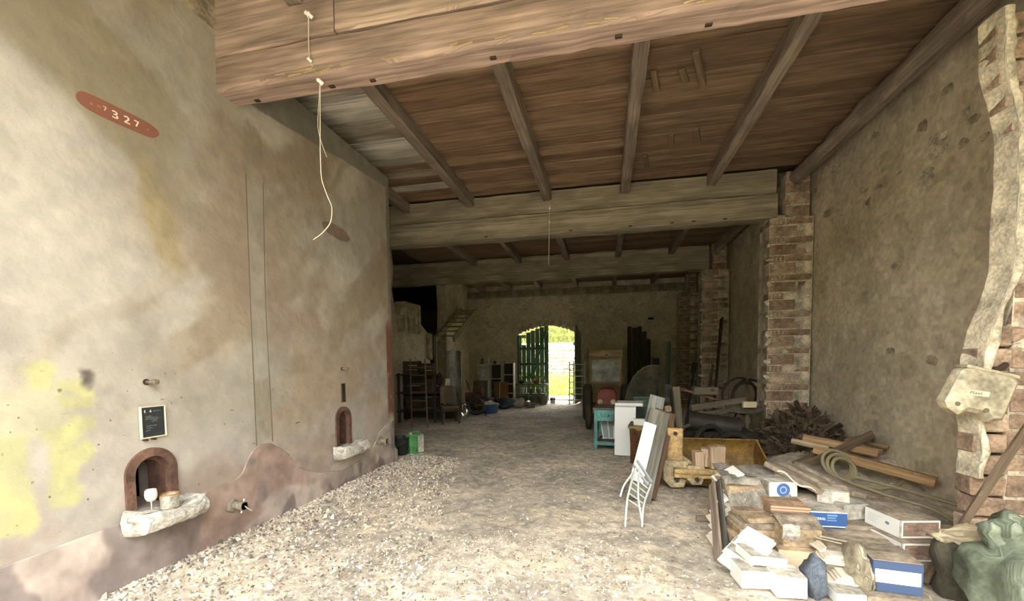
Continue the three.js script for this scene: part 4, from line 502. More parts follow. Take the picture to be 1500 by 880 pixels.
  const pots = [[-3.15, 0.785, 0.1, 0.12, 'dark flower pot on the left end of the bench', 0x3a3a36], [-2.85, 0.785, 0.11, 0.1, 'white bowl on the middle of the bench', 0xe6e2d6], [-2.55, 0.785, 0.13, 0.14, 'brown pot on the bench near the doorway', 0x7a5a3c], [-2.3, 0.785, 0.08, 0.14, 'white cup on the end of the bench by the doorway', 0xeeeae0], [-3.1, 0.395, 0.09, 0.24, 'white pot on the lower shelf of the bench, at its left', 0xd8d4c8], [-2.75, 0.395, 0.08, 0.22, 'grey bottle pot on the lower shelf of the bench', 0x8e8c84], [-2.45, 0.395, 0.1, 0.2, 'pale pot on the lower shelf of the bench near the doorway', 0xcfcabc]];
  pots.forEach(([x, y, r, h, lab, col], i) => { const t = thing('pot', lab, 'pot', [x, y, -16.2 + 0.05 * (i % 3)]); obj('body', lathe([[0, 0], [r * 0.7, 0], [r, h * 0.85], [r * 1.08, h * 0.86], [r * 1.08, h], [r * 0.9, h], [r * 0.85, h * 0.8], [0, h * 0.75]], 20), M('pot_' + i, col, { kind: 'blot', roughness: 0.6 }), t); if (i < 4 && i !== 1) obj('plant', [...Array(9)].map(() => { const a = rr(0, 6.3), q = rr(0.05, 0.16); return bar([0, h * 0.7, 0], [q * Math.cos(a), h + rr(0.05, 0.26), q * Math.sin(a)], 0.008, 0.02); }), M('dry_plant', 0x8b9166, {}), t); });
  [[-3.05, 0x6c6557], [-2.62, 0x7c7668], [-2.3, 0x87806e]].forEach(([x, col], i) => { const t = thing('tub', ['grey tub under the left end of the bench', 'grey tub under the middle of the bench', 'pale tub under the end of the bench by the doorway'][i], 'tub', [x, 0.0, -16.05]); obj('shell', lathe([[0, 0], [0.15, 0], [0.19, 0.3], [0.2, 0.31], [0.18, 0.31], [0.14, 0.02], [0, 0.02]], 20), M('tub_' + i, col, { kind: 'blot' }), t); obj('rim', tr(new THREE.TorusGeometry(0.193, 0.012, 6, 20).toNonIndexed(), 0, 0.31, 0, Math.PI / 2), M('tub_' + i), t); });
  const pb = thing('paint_bucket', 'small white bucket on the sill of the back doorway', 'bucket', [-1.98, 0.0, -16.6]); obj('shell', lathe([[0, 0], [0.09, 0], [0.11, 0.22], [0.118, 0.22], [0.1, 0.22], [0.085, 0.01], [0, 0.01]], 20), white, pb); obj('band', cyl(0.112, 0.05, 0, 0.15, 0, { n: 20 }), black, pb);
  // galvanised gate at the doorway
  const gv = M('galvanised', 0xe0e4e0, { metalness: 0.2, roughness: 0.4 }), gg = thing('metal_rack', 'galvanised tubular rack standing in the back doorway', 'rack', [-0.98, 0, -15.9], -0.25); for (const x of [-0.3, -0.14, 0.3]) obj('upright', cyl(0.024, 1.6, x, 0.82, 0, { n: 10 }), gv, gg); for (let i = 0; i < 7; i++) obj('bar', bar([-0.3, 0.2 + i * 0.22, 0], [0.3, 0.2 + i * 0.22, 0], 0.034, 0.034, 0.008), gv, gg); obj('foot', [bar([-0.3, 0.03, -0.25], [-0.3, 0.03, 0.25], 0.03, 0.03), bar([0.3, 0.03, -0.25], [0.3, 0.03, 0.25], 0.03, 0.03)], gv, gg);
  const lp = thing('leaning_board', 'narrow pale board leaning on the wall right of the back doorway', 'board', [0, 0, 0]); obj('board', bar([-0.55, 0.02, -15.8], [-0.62, 2.1, -16.6], 0.1, 0.03), M('pale_board', 0xbfc0b4, { kind: 'wood' }), lp); obj('batten', bar([-0.5, 0.5, -15.95], [-0.62, 0.5, -15.97], 0.05, 0.03), grey, lp);
}

// ---------------------------------------------------------------- middle: tractor, frame, table, panels
{
  const red = M('tractor_red', 0x9c4030, { kind: 'blot', roughness: 0.5 }), dark = M('dark_wood'), iron = M('old_iron'), wood = M('aged_wood', 0xc4a680, { kind: 'wood' }), teal = M('teal_paint', 0x78c3c2, { kind: 'blot', roughness: 0.55 }), white = M('bright_white', 0xf2f3f0, { roughness: 0.5 }), grey = M('grey_wood'), rub = M('tyre', 0x5a5044, { roughness: 0.95, kind: 'blot' });
  const t = thing('tractor', 'old red tractor facing the camera with two round headlamps', 'tractor', [0.06, 0, -10.6]);
  const hood = shape([[-0.24, 0.12], [0.24, 0.12], [0.25, 0.7], [0.235, 0.86], [0.17, 0.96], [0.06, 0.985], [-0.06, 0.985], [-0.17, 0.96], [-0.235, 0.86], [-0.25, 0.7]]); const hg = ext(hood, 0.9, 0.03); hg.translate(0, 0, -0.5); obj('hood', hg, red, t);
  const grl = obj('grille', bx(0.32, 0.36, 0.02, 0, 0.36, 0.405, { c: 0.01 }), M('grille_dark', 0x3b221c, {}), t); for (let i = 0; i < 6; i++) obj('grille_bar', bx(0.3, 0.018, 0.02, 0, 0.22 + i * 0.055, 0.415), red, grl);
  for (const s of [-1, 1]) { const q = obj('headlamp', tr(lathe([[0, 0.06], [0.04, 0.05], [0.055, 0.02], [0.055, -0.03], [0.0, -0.04]], 20), s * 0.15, 0.66, 0.42, Math.PI / 2), M('lamp_glass', 0xe0d29a, { roughness: 0.2 }), t); obj('ring', tr(new THREE.TorusGeometry(0.056, 0.01, 8, 20).toNonIndexed(), s * 0.15, 0.66, 0.44), M('chrome', 0xb9b3a6, { metalness: 0.8, roughness: 0.3 }), q); }
  obj('nose_badge', bx(0.14, 0.05, 0.02, 0, 0.56, 0.41), M('grille_dark'), t);
  obj('axle', [bx(0.9, 0.08, 0.1, 0, 0.3, 0.1), bx(0.1, 0.25, 0.1, 0, 0.2, 0.1)], iron, t);
  for (const s of [-1, 1]) { const w = obj('wheel', tr(lathe([[0.12, -0.06], [0.24, -0.07], [0.3, -0.05], [0.31, 0], [0.3, 0.05], [0.24, 0.07], [0.12, 0.06]], 28), s * 0.42, 0.3, 0.3, 0, 0, Math.PI / 2), rub, t); obj('hub', tr(lathe([[0, -0.05], [0.12, -0.04], [0.125, 0.04], [0, 0.05]], 20), s * 0.42, 0.3, 0.3, 0, 0, Math.PI / 2), iron, w); }
  for (const s of [-1, 1]) { const w = obj('rear_wheel', tr(lathe([[0.3, -0.1], [0.44, -0.12], [0.5, -0.08], [0.51, 0], [0.5, 0.08], [0.44, 0.12], [0.3, 0.1]], 32), s * 0.5, 0.5, -1.2, 0, 0, Math.PI / 2), rub, t); obj('hub', tr(lathe([[0, -0.06], [0.3, -0.05], [0.305, 0.05], [0, 0.06]], 24), s * 0.5, 0.5, -1.2, 0, 0, Math.PI / 2), red, w); }
  obj('seat', [bx(0.4, 0.06, 0.36, 0, 0.85, -1.15, { c: 0.02 }), bx(0.5, 0.3, 0.7, 0, 0.6, -0.9)], iron, t);
  // framed screen
  const f = thing('framed_screen', 'wooden frame with a grey screen and a top ledge, rising behind the red tractor', 'screen', [0.04, 0, -12.75]);
  const k = 1.17; for (const s of [-1, 1]) obj('upright', bx(0.06, 1.86, 0.07, s * 0.37 * k, 0.93, 0), wood, f); obj('cornice', bx(0.84 * k, 0.2, 0.16, 0, 1.86, 0.01, { c: 0.012 }), M('cornice_wood', 0xd6bc96, { kind: 'wood' }), f); for (const y of [1.7, 1.0]) obj('rail', bx(0.7 * k, 0.06, 0.06, 0, y, 0), wood, f); obj('screen_panel', bx(0.68 * k, 0.66, 0.015, 0, 1.35, 0), M('screen_grey', 0xc8cac4, { kind: 'blot', roughness: 0.5 }), f); obj('latch', bx(0.07, 0.03, 0.02, 0.02, 1.8, 0.1), iron, f);
  // quarter round sheet
  const q = thing('sheet_guard', 'grey quarter-round metal sheet standing right of the red tractor', 'sheet', [0, 0, -11.2]); const qs = shape([[0.5, 0.0], [1.25, 0.0], [1.28, 0.6], [1.36, 1.48], [1.2, 1.5], [1.02, 1.46], [0.84, 1.34], [0.69, 1.14], [0.58, 0.9], [0.52, 0.6]]); obj('sheet', ext(qs, 0.03, 0.005), M('sheet_grey', 0x66604f, { kind: 'blot', roughness: 0.7 }), q); obj('rolled_edge', tube([[0.52, 0.02, 0.03], [0.53, 0.6, 0.03], [0.6, 0.93, 0.03], [0.7, 1.15, 0.03], [0.85, 1.35, 0.03], [1.03, 1.47, 0.03], [1.2, 1.51, 0.03], [1.36, 1.49, 0.03]], 0.018, 40), M('edge_grey', 0x7f7866, { roughness: 0.6 }), q); obj('patch', bx(0.4, 0.5, 0.012, 1.02, 0.95, 0.04, { rz: 0.2 }), M('patch_grey', 0x6b6558, { kind: 'blot' }), q);
  // teal table
  const tb = thing('teal_table', 'teal painted table with a dusty dark top beside the tractor', 'table', [0.12, 0, -8.15], -0.12); obj('tabletop', bx(0.56, 0.03, 0.74, 0, 0.755, 0), M('dusty_top', 0x7d7468, { kind: 'blot' }), tb); for (const [x, z] of [[-0.23, 0.33], [0.23, 0.33], [-0.23, -0.33], [0.23, -0.33]]) obj('leg', bx(0.055, 0.74, 0.055, x, 0.37, z), teal, tb); const ap = obj('drawer_front', bx(0.46, 0.2, 0.022, 0, 0.63, 0.335), teal, tb); obj('knob', cyl(0.014, 0.03, 0, 0.63, 0.36, { rx: 1.57 }), iron, ap); for (const s of [-1, 1]) obj('side_apron', bx(0.022, 0.2, 0.6, s * 0.235, 0.63, 0), teal, tb); obj('lower_shelf', bx(0.46, 0.025, 0.64, 0, 0.14, 0), M('dusty_top'), tb); obj('shelf_rail', bx(0.42, 0.06, 0.025, 0, 0.12, 0.345), teal, tb);
  for (const [x, r, lab] of [[-0.02, 0.32, 'slim white picture frame leaning on the lower shelf of the teal table, at its left'], [0.1, 0.16, 'white picture frame on the lower shelf of the teal table, at its middle'], [0.22, 0.0, 'small white framed picture on the lower shelf of the teal table, at its right']]) { const p = thing('picture_frame', lab, 'frame', [x + 0.04, 0.155, -8.12], r); const h = r ? 0.36 : 0.26, w = r ? 0.12 : 0.16; for (const s of [-1, 1]) { obj('frame_side', bx(0.02, h, 0.02, s * w / 2, h / 2, 0, { rz: r * 0.5 }), white, p); } obj('frame_rail', [bx(w, 0.02, 0.02, -h * 0.5 * Math.sin(r * 0.5) * 0, h - 0.01, 0, { rz: r * 0.5 }), bx(w, 0.02, 0.02, 0, 0.01, 0)], white, p); obj('picture', bx(w - 0.01, h - 0.02, 0.008, 0, h / 2, -0.004, { rz: r * 0.5 }), M('picture_grey', 0x9aa5a2, {}), p); }
  // white panels
  const w1 = thing('white_slab', 'tall bright white door panel leaning before the teal table', 'panel', [0.37, 0, -7.42], -0.12); obj('panel', bx(0.35, 0.83, 0.035, -0.02, 0.415, 0, { rx: -0.05, c: 0.006 }), white, w1); obj('edge_strip', bx(0.36, 0.02, 0.04, -0.02, 0.835, -0.02), M('strip_grey', 0xc4c6c2, {}), w1);
  const cab = thing('grey_green_box', 'grey-green metal box behind the tall white panel', 'box', [0.7, 0, -8.5], 0.1); obj('body', bx(0.34, 0.9, 0.34, 0, 0.45, 0, { c: 0.015 }), M('box_green', 0x5b7566, { kind: 'blot', roughness: 0.5 }), cab); obj('lid', bx(0.36, 0.04, 0.36, 0, 0.92, 0), M('box_green'), cab);
  const w2 = thing('white_board', 'narrow white board lying flat above the tall white panel', 'board', [0.44, 0.845, -7.75], -0.1); obj('board', bx(0.46, 0.05, 0.5, 0, 0.02, 0), white, w2); obj('edging', bx(0.47, 0.012, 0.51, 0, -0.004, 0), M('strip_grey'), w2);
  const w3 = thing('white_block', 'small white offcut sticking out over the brown bin', 'block', [0.6, 0.59, -6.98], -0.1); obj('block', bx(0.28, 0.1, 0.1, 0, 0.05, 0), white, w3); obj('cut_end', bx(0.01, 0.09, 0.09, 0.143, 0.05, 0), M('strip_grey'), w3);
  // brown bin
  const bn = thing('rusty_bin', 'brown rusty tapered bin with a pale crumbling rim', 'bin', [0.63, 0, -7.0], -0.15); const rb = M('bin_brown', 0x77502f, { kind: 'blot', roughness: 0.85 }); for (const [x, z, r] of [[0, 0.19, 0], [0.19, 0, Math.PI / 2], [0, -0.19, Math.PI], [-0.19, 0, -Math.PI / 2]]) obj('side', tr(bx(0.4, 0.58, 0.02, 0, 0.29, 0, { rx: 0.06 }), x, 0, z, 0, r), rb, bn); obj('bottom', bx(0.36, 0.02, 0.36, 0, 0.02, 0), rb, bn); const rm = M('rim_yellow', 0xb3a06a, { kind: 'stone' }); for (const s of [-1, 1]) { obj('rim', bx(0.46, 0.05, 0.05, 0, 0.585, s * 0.215, { j: 0.006 }), rm, bn); obj('rim', bx(0.05, 0.05, 0.42, s * 0.215, 0.585, 0, { j: 0.006 }), rm, bn); } obj('filling', lump(0.18, 0.06, 0.18, 0.6, 2, 2.2).translate(0, 0.55, 0), M('straw', 0xb8a878, { kind: 'stone' }), bn);
  const mr = thing('maroon_box', 'dark maroon crate behind the brown bin', 'crate', [0.95, 0, -8.1]); obj('body', bx(0.3, 0.72, 0.3, 0, 0.36, 0, { c: 0.01 }), M('maroon', 0x3b2026, {}), mr); for (const y of [0.25, 0.5]) obj('strap', bx(0.31, 0.04, 0.31, 0, y, 0), dark, mr);
  // leaning boards
  const gb = M('grey_board', 0x98968c, { kind: 'wood' }), bb = M('board_under', 0x7d6452, { kind: 'wood' });
  const lb = (a, b, w, th, m, lab) => tag(obj('leaning_board', bar(a, b, th, w, 0.005, 0.003, 0.55), m), lab, 'board', 'boards leaning by the yellow arm');
  lb([0.39, 0.03, -4.92], [0.7, 0.96, -5.7], 0.26, 0.04, gb, 'wide grey weathered board leaning towards the yellow arm');
  lb([0.45, 0.03, -5.06], [0.78, 0.94, -5.8], 0.26, 0.07, bb, 'brown board leaning just behind the wide grey board');
  lb([0.36, 0.24, -4.96], [0.56, 0.84, -5.42], 0.15, 0.02, white, 'white painted board leaning in front of the wide grey board');
  lb([0.42, 0.03, -5.3], [0.7, 1.13, -5.98], 0.2, 0.025, M('pale_blue_board', 0xa7b0ae, { kind: 'wood' }), 'thin pale bluish board leaning behind the wide grey board, topmost');
  // folded wire rack
  const wr = M('rack_white', 0xd6dad8, { roughness: 0.35, metalness: 0.3 }), rk = thing('folding_rack', 'white folded metal clothes rack at the foot of the leaning boards', 'rack', [0, 0, 0]);
  for (const [a, b] of [[[0.32, 0.5, -4.5], [0.2, 0.01, -4.15]], [[0.36, 0.5, -4.55], [0.37, 0.01, -4.22]], [[0.47, 0.34, -4.5], [0.36, 0.0, -4.2]], [[0.3, 0.46, -4.5], [0.16, 0.24, -4.35]]]) obj('leg', tube([a, [(a[0] + b[0]) / 2 - 0.03, (a[1] + b[1]) / 2, (a[2] + b[2]) / 2 + 0.03], b], 0.011, 10), wr, rk); for (let i = 0; i < 6; i++) { const k2 = i / 6; obj('rod', bar([0.31 - 0.1 * k2, 0.48 - 0.3 * k2, -4.49 + 0.2 * k2], [0.45 - 0.08 * k2, 0.35 - 0.26 * k2, -4.5 + 0.22 * k2], 0.012, 0.012, 0.003), wr, rk); } obj('side_bar', [bar([0.3, 0.52, -4.56], [0.44, 0.34, -4.46], 0.03, 0.02), bar([0.34, 0.56, -4.6], [0.48, 0.36, -4.5], 0.03, 0.02)], M('rack_grey', 0x9fa5a6, { metalness: 0.4, roughness: 0.4 }), rk);
}

// ---------------------------------------------------------------- yellow loader, posts, dark machine, hoses
{
  const yel = M('loader_yellow', 0xd8b981, { kind: 'stone', roughness: 0.75 }), dusty = M('loader_dusty', 0xdac7a2, { kind: 'stone' }), iron = M('old_iron'), dk = M('machine_dark', 0x3b352e, { kind: 'blot' }), gw = M('grey_post', 0x81796a, { kind: 'wood' }), blk = M('fire_wood', 0xdec3a6, { kind: 'wood' });
  const t = thing('front_loader', 'yellow front loader attachment with upright arm and wide bucket', 'loader', [0, 0, 0]);
  obj('arm', bx(0.19, 0.56, 0.1, 0.87, 0.48, -5.62, { c: 0.012 }), M('arm_yellow', 0xdfbb84, { kind: 'stone', roughness: 0.7 }), t);
  const lug = shape([[-0.13, 0.06], [0.13, 0.06], [0.14, -0.1], [0.09, -0.24], [-0.05, -0.25], [-0.13, -0.16]]), lg = (x, z, s, d) => { const g = ext(lug, d, 0.008); g.scale(s, s, 1); return tr(g, x, 0.3, z); };
  obj('bracket', [lg(0.87, -5.6, 1.1, 0.09), lg(0.86, -5.72, 1.15, 0.05)], dusty, t); obj('lug', tr(lg(1.09, -5.5, 0.75, 0.07), 0, -0.02, 0), dusty, t); obj('pivot_pin', [cyl(0.03, 0.05, 0.88, 0.14, -5.49, { rx: 1.57, n: 10 }), cyl(0.025, 0.05, 1.1, 0.17, -5.41, { rx: 1.57, n: 10 }), cyl(0.025, 0.03, 0.87, 0.7, -5.56, { rx: 1.57, n: 10 })], iron, t);
  obj('cross_bar', [bx(0.62, 0.06, 0.1, 1.15, 0.26, -5.45, { c: 0.008 }), bx(0.62, 0.05, 0.1, 1.15, 0.2, -5.47, { c: 0.008 })], yel, t); obj('hydraulic_rod', [bar([0.95, 0.34, -5.6], [1.3, 0.27, -5.62], 0.025, 0.025, 0.006), bar([0.9, 0.45, -5.62], [1.1, 0.3, -5.62], 0.03, 0.03, 0.006)], dusty, t);
  const arcT = (v) => lerp(-0.4, -Math.PI - 0.7, v);
  obj('bucket', sheet((u, v) => { const a = arcT(v); return [lerp(0.98, 2.0, u), 0.33 + 0.32 * Math.sin(a), -5.85 + 0.4 * Math.cos(a)]; }, 10, 18, 0.02, 0), M('bucket_yellow', 0xa98543, { kind: 'stone', roughness: 0.65 }), t);
  for (const x of [0.98, 2.0]) { const s = new THREE.Shape([...Array(16)].map((_, i) => { const a = arcT(i / 15); return new THREE.Vector2(0.4 * Math.cos(a), 0.32 * Math.sin(a)); })); const g = ext(s, 0.02); g.rotateY(-Math.PI / 2); obj('bucket_cheek', tr(g, x, 0.33, -5.85), M('bucket_yellow'), t); }
  [[1.13, 0.2, 0.1], [1.22, 0.22, -0.2], [1.3, 0.26, 0.15], [1.17, 0.16, 0.5], [1.38, 0.27, -0.1], [1.26, 0.12, 0.7]].forEach(([x, h, r], i) => tag(obj('fire_wood', bx(0.1, h, 0.13, x, 0.3 + h / 2, -5.52 - 0.08 * (i % 2), { rz: r * 0.4, ry: r, j: 0.006 }), blk), ['split wood block standing on the yellow bar, leftmost', 'second split wood block on the yellow bar', 'tall split wood block in the middle of the yellow bar', 'tilted split wood block behind the leftmost one on the yellow bar', 'tallest split wood block at the right end of the yellow bar', 'short slanting wood block between those on the yellow bar'][i], 'wood block', 'wood blocks on the yellow bar'));
  // posts and chain-like clamp
  const p = thing('clamp_post', 'rusty notched iron upright beside the grey post behind the leaning boards', 'upright', [0, 0, 0]); obj('upright', bar([0.95, 0.0, -6.2], [0.84, 1.14, -6.25], 0.05, 0.05), dk, p); for (let i = 0; i < 5; i++) obj('clamp', bx(0.09, 0.08, 0.08, 0.92 - 0.09 * (i / 5), 0.55 + i * 0.13, -6.19, { c: 0.012, rz: 0.1 }), i % 2 ? dusty : dk, p);
  tag(obj('grey_post', timber([1.1, 0.0, -6.35], [1.0, 1.24, -6.35], 0.1, 0.1), gw), 'grey wooden post standing behind the leaning boards', 'post'); tag(obj('grey_post', timber([1.0, 0.0, -6.6], [0.92, 1.26, -6.6], 0.08, 0.08), dk), 'dark thin post behind the grey wooden post', 'post');
  // dark field machine
  const m = thing('field_machine', 'dark rusty field implement of bars and wheels before the second pier', 'implement', [0, 0, 0]);
  obj('beam', [bar([1.45, 0.8, -7.7], [2.35, 0.93, -7.9], 0.1, 0.08), bar([1.4, 0.68, -7.6], [2.3, 0.8, -7.8], 0.06, 0.06), bar([1.2, 0.5, -7.3], [2.05, 0.8, -7.6], 0.05, 0.05)], gw, m); obj('draw_rod', [bar([1.3, 1.12, -7.9], [2.0, 0.9, -7.9], 0.035, 0.035), bar([1.05, 1.12, -7.9], [1.4, 1.1, -7.9], 0.05, 0.05)], M('rod_red', 0x7d5140, { kind: 'blot' }), m);
  obj('seat_plate', ext(new THREE.Shape([...Array(20)].map((_, i) => new THREE.Vector2(0.3 * Math.cos(i * 0.314), 0.13 * Math.sin(i * 0.314)))), 0.03, 0.006).rotateX(-1.15).translate(2.28, 0.78, -7.7), M('plate_grey', 0x7a7262, { kind: 'blot' }), m); obj('seat_post', [cyl(0.035, 0.75, 2.35, 0.37, -7.75, { n: 10 }), cyl(0.05, 0.1, 2.35, 0.6, -7.75, { n: 10 })], gw, m);
  obj('wheel', [tr(new THREE.TorusGeometry(0.26, 0.04, 8, 26).toNonIndexed(), 1.62, 0.32, -7.1, 0, 0.5), tr(new THREE.TorusGeometry(0.22, 0.04, 8, 26).toNonIndexed(), 1.95, 0.26, -7.0, 0, -0.4)], dk, m); obj('tank', [tr(cyl(0.17, 0.8, 0, 0, 0), 1.75, 0.55, -7.5, 0, 0, 1.45), bx(0.5, 0.25, 0.4, 2.1, 0.35, -7.5, { j: 0.03, c: 0.03 })], M('tank_dark', 0x453d3a, { kind: 'blot', roughness: 0.6 }), m); for (let i = 0; i < 9; i++) obj('tine', tube([[1.3 + i * 0.13, 0.4, -7.2], [1.32 + i * 0.13, 0.25, -7.0], [1.28 + i * 0.13, 0.05, -6.95]], 0.018, 10), dk, m); obj('under_frame', [bx(1.2, 0.1, 0.12, 1.75, 0.42, -7.3), bx(0.9, 0.3, 0.2, 1.6, 0.25, -7.8, { j: 0.02 }), bar([1.2, 0.1, -7.0], [2.2, 0.2, -6.9], 0.08, 0.08)], dk, m);
  const wt = thing('white_tag', 'small pale box lying on the seat plate of the dark implement', 'box', [2.33, 0.83, -7.6]); obj('body', bx(0.2, 0.09, 0.08, 0, 0.045, 0), M('pale_cream', 0xd8c8a4, {}), wt); obj('lid', bx(0.205, 0.015, 0.085, 0, 0.09, 0), M('pale_cream'), wt);
  const bx1 = thing('tool_case', 'grey case lying on the dark implement under the third beam', 'case', [1.72, 1.02, -7.95]); obj('body', bx(0.4, 0.13, 0.25, 0, 0.06, 0, { c: 0.012 }), gw, bx1); obj('latch', bx(0.05, 0.04, 0.02, 0.1, 0.08, 0.13), iron, bx1);
  // hoses on the wall, leaning planks
  const h = thing('black_hose', 'coils of black hose hanging beside the perforated brick pier', 'hose', [0, 0, 0]); for (const [x, y, r, q] of [[2.55, 1.05, 0.34, 0.1], [2.62, 1.0, 0.3, 0.25], [2.78, 1.05, 0.3, -0.1]]) obj('coil', tr(new THREE.TorusGeometry(r, 0.022, 8, 36).toNonIndexed(), x, y - 0.12, -9.0 + q, 0, 0.2 + q), M('hose_black', 0x2f2b27, { roughness: 0.6 }), h); obj('loose_end', tube([[2.6, 0.8, -8.9], [2.4, 0.4, -8.8], [2.3, 0.1, -8.7]], 0.022, 14), M('hose_black'), h);
  tag(obj('steel_rod', bar([2.62, 0.1, -8.75], [2.72, 1.75, -9.0], 0.03, 0.03, 0.008), gw), 'thin grey rod leaning among the black hoses', 'rod');
  const pk = M('plank_brown', 0x5a4a38, { kind: 'wood' });
  tag(obj('leaning_plank', bar([2.72, 0.2, -11.6], [3.02, 2.72, -12.1], 0.17, 0.05, 0.006, 0.01), pk), 'long dark plank leaning on the dim second pier', 'plank', 'planks leaning on the second pier'); tag(obj('leaning_plank', bar([2.5, 0.2, -11.6], [2.82, 1.5, -12.1], 0.12, 0.04, 0.006, 0.006), M('grey_wood')), 'short grey plank leaning on the dim second pier', 'plank', 'planks leaning on the second pier');
  [[0.95, 2.95, 0.16, 'first'], [1.14, 2.9, 0.17, 'second'], [1.33, 2.95, 0.15, 'third'], [1.5, 2.75, 0.16, 'fourth'], [1.66, 2.45, 0.14, 'last']].forEach(([x, y, w, n]) => tag(obj('back_plank', bar([x, 0.0, -16.5], [x, y, -17.0], 0.04, w, 0.005, 0.004, 0), pk), n + ' of the dark boards leaning on the back wall, counted from the doorway', 'board', 'boards leaning on the back wall'));
  tag(obj('green_pipe', tube([[1.9, 0.0, -13.4], [1.88, 1.0, -13.5], [1.95, 2.2, -13.8]], 0.06, 14, 10), M('pipe_green', 0x5e7060, { roughness: 0.6 })), 'faded green pipe standing before the corner pier', 'pipe');
  tag(obj('dark_tool', [bar([2.2, 0.0, -12.2], [2.4, 1.35, -12.4], 0.05, 0.05), bx(0.14, 0.3, 0.04, 2.4, 1.42, -12.4, { rz: -0.2 })], dk), 'dark spade standing upright left of the second pier', 'spade');
  tag(obj('dark_tool', [bar([1.55, 0.0, -13.2], [1.55, 1.5, -13.6], 0.05, 0.05), bx(0.2, 0.4, 0.05, 1.55, 1.5, -13.6, {})], dk), 'dark shovel standing upright left of the green pipe', 'shovel');
  const wr = M('wall_iron', 0x3a3128, {}); obj('wall_hook', bx(0.2, 0.08, 0.12, 1.75, 3.25, -17.15), wr, scene.getObjectByName('wall_back'));
}

